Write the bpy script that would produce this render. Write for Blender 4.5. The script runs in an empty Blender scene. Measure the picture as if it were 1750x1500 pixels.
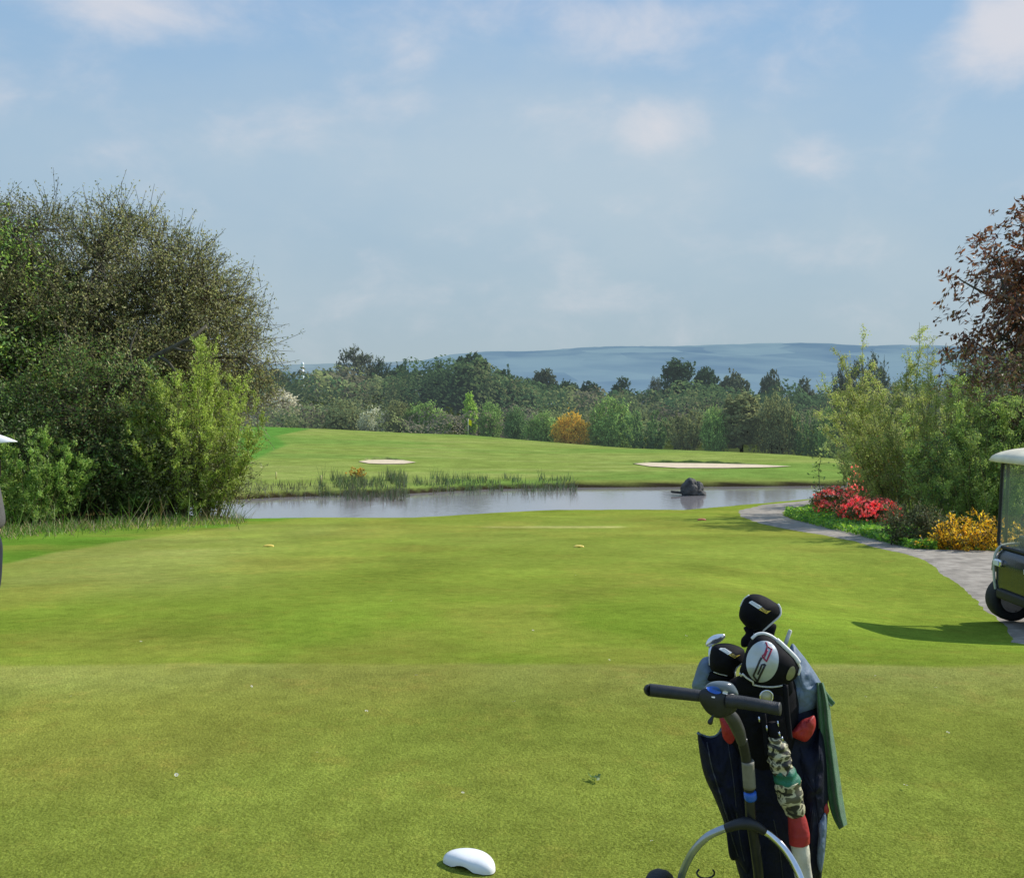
import bpy, bmesh, math, random
import numpy as np
from mathutils import Vector, Matrix
from mathutils.bvhtree import BVHTree

R = math.radians
rng = np.random.default_rng(7)
sc = bpy.context.scene
COL = sc.collection

# ------------------------------------------------------------------ camera geometry (eye at the origin, looking along +Y)
F, CU, HV = 1700.0, 875.0, 690.0
def P(u, v, Y):
    return Vector(((u - CU) / F * Y, Y, -(v - HV) / F * Y))

# ------------------------------------------------------------------ tagging and linking
def tag(o, label=None, cat=None, group=None, kind=None):
    if label: o['label'] = label
    if cat: o['category'] = cat
    if group: o['group'] = group
    if kind: o['kind'] = kind
    return o
def link(o, parent=None):
    COL.objects.link(o)
    if parent is not None:
        o.parent = parent
    return o
def empty(name, loc=(0, 0, 0), label=None, cat=None, group=None):
    o = bpy.data.objects.new(name, None); o.empty_display_size = .1
    link(o); o.location = loc
    return tag(o, label, cat, group)

def quads_mesh(name, V, Fq, mats, tint=None, matidx=None, smooth=False):
    V = np.ascontiguousarray(V, dtype=np.float32); Fq = np.ascontiguousarray(Fq, dtype=np.int32)
    me = bpy.data.meshes.new(name)
    n, k = Fq.shape
    me.vertices.add(len(V)); me.vertices.foreach_set('co', V.ravel())
    me.loops.add(n * k); me.loops.foreach_set('vertex_index', Fq.ravel())
    me.polygons.add(n); me.polygons.foreach_set('loop_start', np.arange(0, n * k, k, dtype=np.int32))
    if matidx is not None: me.polygons.foreach_set('material_index', np.ascontiguousarray(matidx, dtype=np.int32))
    me.polygons.foreach_set('use_smooth', np.full(n, smooth, dtype=bool))
    for m in (mats if isinstance(mats, (list, tuple)) else [mats]): me.materials.append(m)
    me.update(calc_edges=True)
    if tint is not None:
        a = me.attributes.new('tint', 'FLOAT_COLOR', 'FACE')
        t = np.ones((n, 4), dtype=np.float32); t[:, :3] = tint
        a.data.foreach_set('color', t.ravel())
    return me
def obj(name, me, parent=None, smooth=None):
    o = bpy.data.objects.new(name, me); link(o, parent); return o
def bm_obj(name, bm, m, parent=None, smooth=True):
    bmesh.ops.recalc_face_normals(bm, faces=bm.faces[:])
    me = bpy.data.meshes.new(name); bm.to_mesh(me); bm.free()
    for p in me.polygons: p.use_smooth = smooth
    me.materials.append(m)
    return obj(name, me, parent)
def seat_children(root):
    """children were modelled in world space: keep them there under the root"""
    for c in root.children:
        c.matrix_parent_inverse = Matrix.Translation(root.location).inverted()

# ------------------------------------------------------------------ numpy noise
def _h(ix, iy, iz, s):
    n = (ix * 374761393 + iy * 668265263 + iz * 2147483647 + s * 1274126177) & 0xffffffff
    n = ((n ^ (n >> 13)) * 1274126177) & 0xffffffff
    n = n ^ (n >> 16)
    return (n & 0xffffff) / float(0xffffff)
def vnoise(x, y, z=None, s=0):
    x = np.asarray(x, float); y = np.asarray(y, float)
    z = np.zeros_like(x) if z is None else np.asarray(z, float)
    i = [np.floor(a).astype(np.int64) for a in (x, y, z)]
    f = [a - b for a, b in zip((x, y, z), i)]
    f = [a * a * (3 - 2 * a) for a in f]
    out = 0
    for dx in (0, 1):
        for dy in (0, 1):
            for dz in (0, 1):
                w = (f[0] if dx else 1 - f[0]) * (f[1] if dy else 1 - f[1]) * (f[2] if dz else 1 - f[2])
                out = out + w * _h(i[0] + dx, i[1] + dy, i[2] + dz, s)
    return out
def fbm(x, y, z=None, s=0, o=4):
    t, a, n = 0, .5, 0
    for k in range(o):
        m = 2 ** k
        t = t + a * vnoise(np.asarray(x) * m, np.asarray(y) * m, None if z is None else np.asarray(z) * m, s + k); n += a; a *= .5
    return t / n
def sstep(a, b, x):
    t = np.clip((np.asarray(x, float) - a) / (b - a), 0, 1); return t * t * (3 - 2 * t)

# ------------------------------------------------------------------ materials
def nmat(name):
    m = bpy.data.materials.new(name); m.use_nodes = True
    nt = m.node_tree; nt.nodes.clear()
    return m, nt, nt.nodes, nt.links
def N(nt, t, **kw):
    n = nt.nodes.new(t)
    for k, v in kw.items():
        if k.startswith('in_'): n.inputs[k[3:].replace('_', ' ')].default_value = v
        else: setattr(n, k, v)
    return n
def c4(c): return (c[0], c[1], c[2], 1)
def mat(name, base, rough=.6, var=.18, scale=25, metal=0, bump=0.0, bscale=None, spec=.5, coat=0, second=None, trans=0, sheen=0):
    """principled surface whose colour and roughness are broken up by noise"""
    m, nt, nd, lk = nmat(name)
    out = N(nt, 'ShaderNodeOutputMaterial'); p = N(nt, 'ShaderNodeBsdfPrincipled')
    tc = N(nt, 'ShaderNodeTexCoord'); no = N(nt, 'ShaderNodeTexNoise'); no.inputs['Scale'].default_value = scale; no.inputs['Detail'].default_value = 5
    lk.new(tc.outputs['Object'], no.inputs['Vector'])
    ra = N(nt, 'ShaderNodeValToRGB'); ra.color_ramp.elements[0].position = .3; ra.color_ramp.elements[1].position = .7
    lo = tuple(x * (1 - var) for x in base); hi = second or tuple(min(1, x * (1 + var)) for x in base)
    ra.color_ramp.elements[0].color = c4(lo); ra.color_ramp.elements[1].color = c4(hi)
    lk.new(no.outputs['Fac'], ra.inputs['Fac']); lk.new(ra.outputs['Color'], p.inputs['Base Color'])
    mr = N(nt, 'ShaderNodeMapRange'); mr.inputs['To Min'].default_value = max(0.02, rough - .1); mr.inputs['To Max'].default_value = min(1, rough + .1)
    lk.new(no.outputs['Fac'], mr.inputs['Value']); lk.new(mr.outputs['Result'], p.inputs['Roughness'])
    p.inputs['Metallic'].default_value = metal; p.inputs['Specular IOR Level'].default_value = spec
    p.inputs['Coat Weight'].default_value = coat; p.inputs['Sheen Weight'].default_value = sheen
    if trans: p.inputs['Transmission Weight'].default_value = trans
    if bump:
        n2 = N(nt, 'ShaderNodeTexNoise'); n2.inputs['Scale'].default_value = bscale or scale * 6; n2.inputs['Detail'].default_value = 4
        lk.new(tc.outputs['Object'], n2.inputs['Vector'])
        b = N(nt, 'ShaderNodeBump'); b.inputs['Strength'].default_value = bump; b.inputs['Distance'].default_value = .01
        lk.new(n2.outputs['Fac'], b.inputs['Height']); lk.new(b.outputs['Normal'], p.inputs['Normal'])
    lk.new(p.outputs['BSDF'], out.inputs['Surface'])
    return m
def leaf_mat(name, haze=(0, 0, 0), hz=0.0, trans=.35, gloss=.0, rough=.5):
    """leaf: colour from the mesh's tint and the object's own colour; light passes through; hz is the share of haze-coloured glow painted in for distance"""
    m, nt, nd, lk = nmat(name)
    out = N(nt, 'ShaderNodeOutputMaterial')
    at = N(nt, 'ShaderNodeAttribute', attribute_name='tint'); oi = N(nt, 'ShaderNodeObjectInfo')
    mx = N(nt, 'ShaderNodeMix', data_type='RGBA', blend_type='MULTIPLY'); mx.inputs[0].default_value = 1
    lk.new(at.outputs['Color'], mx.inputs[6]); lk.new(oi.outputs['Color'], mx.inputs[7])
    d = N(nt, 'ShaderNodeBsdfDiffuse'); t = N(nt, 'ShaderNodeBsdfTranslucent'); s = N(nt, 'ShaderNodeMixShader'); s.inputs[0].default_value = trans
    lk.new(mx.outputs[2], d.inputs['Color']); lk.new(mx.outputs[2], t.inputs['Color'])
    lk.new(d.outputs[0], s.inputs[1]); lk.new(t.outputs[0], s.inputs[2])
    last = s
    if gloss:
        g = N(nt, 'ShaderNodeBsdfGlossy'); g.inputs['Roughness'].default_value = rough; g.inputs['Color'].default_value = (.9, .9, .9, 1)
        s2 = N(nt, 'ShaderNodeMixShader'); s2.inputs[0].default_value = gloss
        lk.new(s.outputs[0], s2.inputs[1]); lk.new(g.outputs[0], s2.inputs[2]); last = s2
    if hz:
        e = N(nt, 'ShaderNodeEmission'); e.inputs['Color'].default_value = c4(haze); e.inputs['Strength'].default_value = 1  # aerial haze painted into the leaves as a flat glow
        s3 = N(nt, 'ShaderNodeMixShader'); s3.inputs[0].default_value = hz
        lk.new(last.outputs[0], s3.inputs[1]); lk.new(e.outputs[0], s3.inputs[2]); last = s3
    lk.new(last.outputs[0], out.inputs['Surface'])
    return m
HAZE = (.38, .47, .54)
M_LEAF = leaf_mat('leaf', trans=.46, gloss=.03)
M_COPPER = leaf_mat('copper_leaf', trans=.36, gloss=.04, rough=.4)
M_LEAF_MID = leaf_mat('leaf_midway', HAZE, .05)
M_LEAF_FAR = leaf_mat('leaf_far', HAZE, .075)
M_BARK = mat('bark', (.085, .075, .05), .9, .45, 6, bump=.8, bscale=18)
M_BARK_FAR = mat('bark_far', (.12, .11, .10), .9, .3, 3)

# ------------------------------------------------------------------ world and sun
SUN = Vector((2.05, .90, 1.86)).normalized()
sun_el = math.asin(SUN.z); sun_az = math.atan2(SUN.x, SUN.y)
def build_world():
    w = bpy.data.worlds.new('World'); sc.world = w; w.use_nodes = True
    nt = w.node_tree; nt.nodes.clear(); lk = nt.links
    out = N(nt, 'ShaderNodeOutputWorld'); bg = N(nt, 'ShaderNodeBackground'); bg.inputs['Strength'].default_value = .1
    sky = N(nt, 'ShaderNodeTexSky', sky_type='NISHITA', sun_disc=False)
    sky.sun_elevation = sun_el; sky.sun_rotation = sun_az; sky.altitude = 100; sky.air_density = 1.0; sky.dust_density = .6; sky.ozone_density = 1.6
    tc = N(nt, 'ShaderNodeTexCoord')
    # hazy spring air: the sky is pulled towards a soft grey blue low down
    sep = N(nt, 'ShaderNodeSeparateXYZ'); lk.new(tc.outputs['Generated'], sep.inputs[0])
    hz = N(nt, 'ShaderNodeMapRange', interpolation_type='SMOOTHSTEP')
    hz.inputs['From Min'].default_value = -.02; hz.inputs['From Max'].default_value = .42; hz.inputs['To Min'].default_value = .96; hz.inputs['To Max'].default_value = .9
    lk.new(sep.outputs['Z'], hz.inputs['Value'])
    ra = N(nt, 'ShaderNodeValToRGB'); lk.new(sep.outputs['Z'], ra.inputs['Fac'])
    cr = ra.color_ramp
    cr.elements[0].position = 0.0; cr.elements[0].color = (4.5, 5.5, 5.7, 1)
    cr.elements[1].position = .45; cr.elements[1].color = (2.8, 4.6, 7.4, 1)
    e = cr.elements.new(.05); e.color = (4.05, 5.1, 5.75, 1)
    e = cr.elements.new(.12); e.color = (3.9, 5.2, 6.2, 1)
    e = cr.elements.new(.23); e.color = (3.85, 5.4, 6.9, 1)
    e = cr.elements.new(.34); e.color = (3.2, 5.05, 7.3, 1)
    m1 = N(nt, 'ShaderNodeMix', data_type='RGBA'); lk.new(hz.outputs[0], m1.inputs[0]); lk.new(sky.outputs[0], m1.inputs[6]); lk.new(ra.outputs[0], m1.inputs[7])
    # clouds: noise gathered round a few directions
    mp = N(nt, 'ShaderNodeMapping'); mp.inputs['Scale'].default_value = (1, 1, 1.7); lk.new(tc.outputs['Generated'], mp.inputs[0])
    no = N(nt, 'ShaderNodeTexNoise'); no.inputs['Scale'].default_value = 9; no.inputs['Detail'].default_value = 8; no.inputs['Roughness'].default_value = .58; no.inputs['Distortion'].default_value = .25
    lk.new(mp.outputs[0], no.inputs['Vector'])
    no2 = N(nt, 'ShaderNodeTexNoise'); no2.inputs['Scale'].default_value = 3.2; no2.inputs['Detail'].default_value = 7; no2.inputs['Roughness'].default_value = .55
    lk.new(mp.outputs[0], no2.inputs['Vector'])
    def blob(u, v, ru, rv, amp):
        d = Vector(((u - CU) / F, 1, -(v - HV) / F)).normalized()
        s = N(nt, 'ShaderNodeVectorMath', operation='SUBTRACT'); lk.new(tc.outputs['Generated'], s.inputs[0]); s.inputs[1].default_value = d
        k = N(nt, 'ShaderNodeVectorMath', operation='MULTIPLY'); lk.new(s.outputs[0], k.inputs[0]); k.inputs[1].default_value = (F / ru, F / ru * .6, F / rv)
        l = N(nt, 'ShaderNodeVectorMath', operation='LENGTH'); lk.new(k.outputs[0], l.inputs[0])
        r = N(nt, 'ShaderNodeMapRange', interpolation_type='SMOOTHSTEP'); lk.new(l.outputs['Value'], r.inputs['Value'])
        r.inputs['From Min'].default_value = 1.0; r.inputs['From Max'].default_value = 0; r.inputs['To Min'].default_value = 0; r.inputs['To Max'].default_value = amp
        return r.outputs[0]
    def total(lst):
        acc = lst[0]
        for x in lst[1:]:
            a = N(nt, 'ShaderNodeMath', operation='ADD'); lk.new(acc, a.inputs[0]); lk.new(x, a.inputs[1]); acc = a.outputs[0]
        return acc
    dense = total([blob(240, 25, 240, 70, .8), blob(1725, 50, 150, 105, 1.55), blob(1000, 45, 330, 90, .62), blob(700, 85, 110, 75, .6), blob(1130, 215, 130, 70, .8),
                   blob(1390, 270, 95, 65, .9), blob(1300, 10, 200, 40, .4), blob(2100, 100, 300, 150, 1), blob(-300, 100, 300, 120, .9), blob(650, 170, 150, 60, .35), blob(350, 220, 260, 90, .32)])
    # factor = clamp((noise - (1 - mask*0.6)) ...)
    def thr(noise, mask, lo, hi):
        a = N(nt, 'ShaderNodeMath', operation='MULTIPLY_ADD'); lk.new(mask, a.inputs[0]); a.inputs[1].default_value = .42; lk.new(noise, a.inputs[2])
        r = N(nt, 'ShaderNodeMapRange', interpolation_type='SMOOTHSTEP'); lk.new(a.outputs[0], r.inputs['Value'])
        r.inputs['From Min'].default_value = lo; r.inputs['From Max'].default_value = hi
        return r.outputs[0]
    f1 = thr(no.outputs['Fac'], dense, .46, 1.08)
    veil = total([blob(900, 330, 1100, 330, .75), blob(350, 230, 420, 120, .35), blob(1150, 270, 520, 140, .35)])
    f2 = thr(no2.outputs['Fac'], veil, .42, .98)
    v2 = N(nt, 'ShaderNodeMath', operation='MULTIPLY'); lk.new(f2, v2.inputs[0]); v2.inputs[1].default_value = .42
    m2 = N(nt, 'ShaderNodeMix', data_type='RGBA'); lk.new(v2.outputs[0], m2.inputs[0]); lk.new(m1.outputs[2], m2.inputs[6]); m2.inputs[7].default_value = (5.7, 6.5, 6.9, 1)
    v1 = N(nt, 'ShaderNodeMath', operation='MULTIPLY'); lk.new(f1, v1.inputs[0]); v1.inputs[1].default_value = .78
    m3 = N(nt, 'ShaderNodeMix', data_type='RGBA'); lk.new(v1.outputs[0], m3.inputs[0]); lk.new(m2.outputs[2], m3.inputs[6]); m3.inputs[7].default_value = (7.6, 7.4, 7.7, 1)
    lk.new(m3.outputs[2], bg.inputs['Color']); lk.new(bg.outputs[0], out.inputs[0])
    L = bpy.data.lights.new('sun', 'SUN'); L.energy = 5.0; L.angle = R(.53); L.color = (1, .95, .86)
    o = bpy.data.objects.new('sun', L); COL.objects.link(o); o.rotation_euler = SUN.to_track_quat('Z', 'Y').to_euler(); o.location = SUN * 50
    cam = bpy.data.cameras.new('camera'); co = bpy.data.objects.new('camera', cam); COL.objects.link(co)
    cam.sensor_width = 36; cam.lens = F / 1750 * 36; cam.shift_y = -(750 - HV) / 1750; cam.clip_start = .05; cam.clip_end = 40000
    co.rotation_euler = (R(90), 0, 0); sc.camera = co
    sc.view_settings.view_transform = 'Standard'; sc.view_settings.look = 'None'; sc.view_settings.exposure = 0
    c = sc.cycles
    c.max_bounces = 9; c.diffuse_bounces = 5; c.glossy_bounces = 3; c.transmission_bounces = 7; c.transparent_max_bounces = 8; c.sample_clamp_indirect = 6
    try:
        c.use_denoising = True; c.denoiser = 'OPENIMAGEDENOISE'; c.denoising_input_passes = 'RGB_ALBEDO_NORMAL'
    except Exception: pass
build_world()

# ------------------------------------------------------------------ terrain
_Y = [-60, 5.9, 6.7, 7.1, 7.9, 8.6, 10, 14, 19, 25, 30, 34, 38, 42, 60, 100, 160]
_Z = [-1.77, -1.77, -1.785, -1.84, -1.94, -1.98, -2.06, -2.37, -2.70, -3.10, -3.40, -3.62, -3.77, -3.90, -4.3, -5.0, -5.6]
def zup(Y): return np.interp(Y, _Y, _Z)
WATER = -5.6
UC = [150, 240, 300, 400, 520, 700, 800, 950, 1080, 1170, 1260, 1300, 1400, 1450, 1500, 1540]
YC = [85, 60, 29, 29, 29.4, 29.4, 31.2, 34, 34.3, 34, 36.6, 37.7, 40.6, 43, 60, 88]
UFS = [300, 400, 480, 560, 700, 830, 980, 1150, 1450, 1700]
YFS = [57, 58.5, 60, 61, 62.5, 65.5, 67, 67.4, 68.5, 70]
UCR = [0, 420, 560, 700, 800, 900, 1000, 1080, 1250, 1350, 1420, 1500, 1750]
VCR = [722, 728, 733, 740, 743, 752, 760, 766, 772, 777, 783, 788, 790]
YCR = [150, 150, 148, 143, 140, 130, 120, 113, 105, 100, 96, 94, 94]
def zt(X, Y):
    X = np.asarray(X, float); Y = np.asarray(Y, float)
    u = CU + F * X / np.maximum(Y, 12)
    yc, yf = np.interp(u, UC, YC), np.interp(u, UFS, YFS)
    ycr = np.interp(u, UCR, YCR); zcr = -(np.interp(u, UCR, VCR) - HV) / F * ycr
    near = zup(np.minimum(Y, yc)) - .55 * np.clip(Y - yc, 0, 50)
    near = near - .19 * sstep(2.2, 4.6, X) * sstep(7.5, 9.5, Y) * (1 - sstep(12, 17, Y))
    near = near + .05 * (fbm(X * .25, Y * .25, s=3) - .5) * sstep(7, 12, Y)
    near = np.maximum(near, -6.6)
    t = np.clip((Y - yf) / np.maximum(ycr - yf, 1), 0, 1)
    zs = -5.28
    far = zs + (zcr - zs) * (t * .75 + .25 * t * t)
    far = far + .22 * (fbm(X * .06, Y * .06, s=9) - .5) * np.sin(np.pi * t)
    far = np.where(Y < yf, zs - .8 * (yf - Y), far)
    far = np.where(Y > ycr, zcr - np.minimum(.07 * (Y - ycr), 2.2) , far)
    k = sstep(165, 270, Y)
    hillb = np.interp(u, [300, 430, 620, 800, 1000, 1300, 1700], [4.5, 3.5, 3.0, 1.5, -1.0, -2.0, -2.0])
    far = far * (1 - k) + hillb * k
    k2 = sstep(290, 900, Y); far = far * (1 - k2) + (-16) * k2
    k3 = sstep(900, 3000, Y); far = far * (1 - k3) + (-40) * k3
    far = np.maximum(far, np.where(Y < 165, -6.6, -100))
    return np.where(Y < yf - 3, near, np.maximum(near, far))
def zg(x, y): return float(zt(np.array([x]), np.array([y]))[0])
def hit(u, v, y0=2.0, y1=320):
    ys = np.concatenate([np.linspace(y0, 60, 4000), np.linspace(60, y1, 4000)])
    zr = -(v - HV) / F * ys; g = zt((u - CU) / F * ys, ys)
    i = np.argmax(g >= zr)
    if g[i] < zr[i]: i = len(ys) - 1
    y = ys[i]; return Vector(((u - CU) / F * y, y, g[i]))
def on_ground(u, Y):
    x = (u - CU) / F * Y; return Vector((x, Y, zg(x, Y)))

def ground_color(X, Y, Z):
    u = CU + F * X / np.maximum(Y, 1.5); v = HV - F * Z / np.maximum(Y, 1.5)
    n = len(X)
    C = np.empty((n, 3)); C[:] = (.205, .262, .046)
    def blend(c, w):
        w = np.clip(w, 0, 1)[:, None]; C[:] = C * (1 - w) + np.array(c) * w
    big = fbm(X * .35, Y * .35, s=21); mid = fbm(X * 1.3, Y * 1.3, s=33)
    # the raised back tee, worn lighter along its front edge; richer grass on the drop behind it
    e = 6.9 + .55 * (fbm(X * .35, X * 0 + 3, s=5) - .5) + .25 * (mid - .5)
    blend((.208, .245, .052), (1 - sstep(e - .25, e + .25, Y)) * 1.0)
    blend((.285, .295, .105), sstep(e - 1.5, e - .2, Y) * (1 - sstep(e - .1, e + .12, Y)) * (.55 + .6 * (big - .2)))
    blend((.150, .240, .028), sstep(e - .08, e + .2, Y) * (.5 + .35 * np.exp(-((u - 900) / 420) ** 2)) * (1 - sstep(8.0, 13.5, Y)) * .8)
    blend((.198, .250, .045), sstep(9, 13, Y) * (1 - sstep(16, 22, Y)) * .6)
    blend((.235, .275, .068), sstep(13, 18, Y) * (1 - sstep(28, 33, Y)) * (.35 + .7 * (big - .3)))
    # pale worn grass to the left of the forward tee
    blend((.285, .30, .10), sstep(-2, -5.5, X) * sstep(9.5, 13, Y) * (1 - sstep(24, 28, Y)) * (.3 + .9 * (big - .25)))
    blend((.40, .38, .16), np.exp(-((v - 900.5) / 1.7) ** 2) * sstep(812, 845, u) * (1 - sstep(1050, 1080, u)) * (Y < 40) * 1.0)
    # greener, wilder strip below the hedge
    vb = np.interp(u, [-600, 0, 100, 200, 300, 400, 480, 535], [1150, 966, 943, 926, 913, 899, 889, 882]) + 5 * (mid - .5)
    blend((.122, .228, .032), sstep(2, -3.5, v - vb) * -1 + 1 - (1 - sstep(-2.5, 2.5, vb - v)) * 1 if False else sstep(-2.5, 2.5, vb - v) * (u < 545) * (Y < 60) * (Y > 8))
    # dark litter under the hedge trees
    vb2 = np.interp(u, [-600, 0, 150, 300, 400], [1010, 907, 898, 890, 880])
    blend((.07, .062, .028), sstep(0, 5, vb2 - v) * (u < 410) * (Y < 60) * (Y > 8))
    # planting bed on the right
    vt = np.interp(u, [1335, 1345, 1360, 1400, 1440, 1500, 1560, 1900], [876, 884, 892, 902, 910, 927, 941, 942])
    blend((.075, .165, .018), sstep(-1, 2, vt - v) * sstep(1338, 1352, u) * (Y < 60) * (Y > 12) * (v > np.interp(u, [1340, 1410], [872, 856])))
    blend((.05, .055, .02), sstep(0, 10, vt - v) * sstep(1500, 1580, u) * (Y < 60) * (Y > 12) * .8)
    far = (Y > 52)
    stripe = fbm(X * .05, Y * .12, s=51); str2 = fbm(X * .11, Y * .5, s=57)
    blend((.215, .265, .065), far * 1.0)
    blend((.275, .30, .095), far * np.clip((str2 - .42) * 3.2, 0, 1) * .75)
    blend((.155, .245, .055), far * np.clip((stripe - .48) * 5, 0, 1) * .8)
    blend((.110, .235, .045), far * (1 - sstep(-5, 6, u - np.interp(v, [725, 735, 745, 760, 775, 790], [560, 520, 470, 490, 455, 425]))) * (Y < 175) * (v < 795))
    blend((.22, .25, .08), far * np.exp(-((v - np.interp(u, [400, 700, 1000, 1450], [842, 822, 826, 826])) / 6) ** 2) * (u < 760) * (.25 + mid))
    blend((.22, .22, .06), far * np.exp(-((v - 824) / 4.) ** 2) * (u > 960) * .7)
    blend((.045, .035, .022), (Y > 50) * (Y < 75) * sstep(-5.26, -5.40, Z))
    blend((.055, .05, .03), (Y > 28) * (Y < 60) * sstep(-.1, .6, Y - np.interp(u, UC, YC)) * (Y < 50))
    blend((.06, .075, .03), sstep(2, 12, Y - np.interp(u, UCR, YCR)) * (Y < 800))
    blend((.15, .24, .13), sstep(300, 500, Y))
    warm = np.clip((fbm(X * .55, Y * .55, s=83, o=5) - .47) * 4, 0, 1) * (Y < 60) * (Z > -4.5)
    C = C * (1 - .55 * warm[:, None]) + np.array([.262, .258, .062]) * .55 * warm[:, None] * (C[:, 1:2] > .15) + C * .55 * warm[:, None] * (C[:, 1:2] <= .15)
    C *= (.72 + .56 * fbm(X * .7, Y * .7, s=71, o=5))[:, None]
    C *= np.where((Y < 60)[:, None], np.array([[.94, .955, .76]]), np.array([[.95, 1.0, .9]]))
    return C

def turf_material():
    m, nt, nd, lk = nmat('turf')
    out = N(nt, 'ShaderNodeOutputMaterial'); at = N(nt, 'ShaderNodeAttribute', attribute_name='Col'); geo = N(nt, 'ShaderNodeNewGeometry')
    acc = at.outputs['Color']
    for scale, lo, hi, det in ((.8, .88, 1.12, 4), (6, .82, 1.18, 5), (42, .80, 1.20, 5), (160, .74, 1.26, 3)):
        no = N(nt, 'ShaderNodeTexNoise'); no.inputs['Scale'].default_value = scale; no.inputs['Detail'].default_value = det; no.inputs['Roughness'].default_value = .6
        lk.new(geo.outputs['Position'], no.inputs['Vector'])
        mr = N(nt, 'ShaderNodeMapRange'); mr.inputs['From Min'].default_value = .28; mr.inputs['From Max'].default_value = .72; mr.inputs['To Min'].default_value = lo; mr.inputs['To Max'].default_value = hi
        lk.new(no.outputs['Fac'], mr.inputs['Value'])
        mx = N(nt, 'ShaderNodeMix', data_type='RGBA', blend_type='MULTIPLY'); mx.inputs[0].default_value = 1
        lk.new(acc, mx.inputs[6]); lk.new(mr.outputs[0], mx.inputs[7]); acc = mx.outputs[2]
    # straw-coloured worn flecks
    no = N(nt, 'ShaderNodeTexNoise'); no.inputs['Scale'].default_value = 3.1; no.inputs['Detail'].default_value = 9; no.inputs['Roughness'].default_value = .72; lk.new(geo.outputs['Position'], no.inputs['Vector'])
    mr = N(nt, 'ShaderNodeMapRange', interpolation_type='SMOOTHSTEP'); mr.inputs['From Min'].default_value = .50; mr.inputs['From Max'].default_value = .70; mr.inputs['To Max'].default_value = .55
    lk.new(no.outputs['Fac'], mr.inputs['Value'])
    mx = N(nt, 'ShaderNodeMix', data_type='RGBA', blend_type='MULTIPLY'); lk.new(mr.outputs[0], mx.inputs[0]); lk.new(acc, mx.inputs[6]); mx.inputs[7].default_value = (1.35, 1.05, 1.2, 1); acc = mx.outputs[2]
    d = N(nt, 'ShaderNodeBsdfDiffuse'); lk.new(acc, d.inputs['Color'])
    no = N(nt, 'ShaderNodeTexNoise'); no.inputs['Scale'].default_value = 70; no.inputs['Detail'].default_value = 4; lk.new(geo.outputs['Position'], no.inputs['Vector'])
    b = N(nt, 'ShaderNodeBump'); b.inputs['Strength'].default_value = .55; b.inputs['Distance'].default_value = .02
    lk.new(no.outputs['Fac'], b.inputs['Height']); lk.new(b.outputs[0], d.inputs['Normal'])
    lk.new(d.outputs[0], out.inputs[0])
    return m
M_TURF = turf_material()

def build_ground():
    ys = np.concatenate([np.arange(-3, 3, .25), np.arange(3, 12, .05), np.arange(12, 50, .12), np.arange(50, 175, .4), np.arange(175, 330, 4), np.geomspace(330, 9000, 50)])
    s = np.sinh(np.linspace(-1, 1, 521) * 1.9) / math.sinh(1.9) * 1.7
    Y, S = np.meshgrid(ys, s, indexing='ij'); X = S * (Y + 4)
    Z = zt(X.ravel(), Y.ravel()).reshape(X.shape)
    V = np.stack([X.ravel(), Y.ravel(), Z.ravel()], 1)
    nr, nc = X.shape
    i = np.arange(nr - 1)[:, None] * nc + np.arange(nc - 1)[None]
    Fq = np.stack([i, i + 1, i + nc + 1, i + nc], -1).reshape(-1, 4)
    me = quads_mesh('ground', V, Fq, M_TURF, smooth=True)
    a = me.attributes.new('Col', 'FLOAT_COLOR', 'POINT')
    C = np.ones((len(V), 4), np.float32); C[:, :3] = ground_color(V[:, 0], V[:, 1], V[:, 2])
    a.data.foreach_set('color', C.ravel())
    tag(obj('ground', me), 'mown tee grass falling to the pond and rising to the green', kind='structure')
build_ground()

def patch(name, left, right, m, lift, nseg, nacross, label):
    """a sheet lying on the ground between two edge lines"""
    def resample(px):
        pts = np.array([hit(*q)[:2] for q in px]); m = len(pts); out = []
        for t in np.linspace(0, m - 1, nseg):
            i = min(int(t), m - 2); f = t - i; p0, p1, p2, p3 = pts[max(i - 1, 0)], pts[i], pts[i + 1], pts[min(i + 2, m - 1)]
            out.append(p1 * (1 - f) + p2 * f + .5 * f * (1 - f) * ((p1 - p0) * (1 - f) * .5 - (p3 - p2) * f * .5))
        return np.array(out)
    A, B = resample(left), resample(right)
    k = np.r_[0, .05, np.linspace(.1, .9, nacross - 4), .95, 1][None, :, None]
    G = A[:, None] * (1 - k) + B[:, None] * k
    j = (fbm(G[..., 0] * 2.2, G[..., 1] * 2.2, s=4) - .5) * .35
    wd = np.linalg.norm(B - A, axis=1); jj = j[:, :1] * (1 - k[..., 0]) - j[:, -1:] * k[..., 0]
    G = G + ((B - A) / np.maximum(1e-6, wd)[:, None])[:, None] * (jj * np.minimum(1, wd * .4)[:, None])[..., None]
    lf = np.full(G.shape[:2], lift); lf[:, 0] = lf[:, -1] = -.012; lf[:, 1] = lf[:, -2] = lift * .5; lf[:, 2] = lf[:, -3] = lift * .8
    Z = zt(G[..., 0].ravel(), G[..., 1].ravel()) + lf.ravel()
    V = np.c_[G.reshape(-1, 2), Z]
    i = np.arange(nseg - 1)[:, None] * nacross + np.arange(nacross - 1)[None]
    Fq = np.stack([i, i + 1, i + nacross + 1, i + nacross], -1).reshape(-1, 4)
    return tag(obj(name, quads_mesh(name, V, Fq, m, smooth=True)), label, kind='structure')
M_GRAVEL = mat('gravel', (.25, .215, .175), .95, .30, 5, bump=.8, bscale=70, second=(.38, .335, .28))
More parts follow.
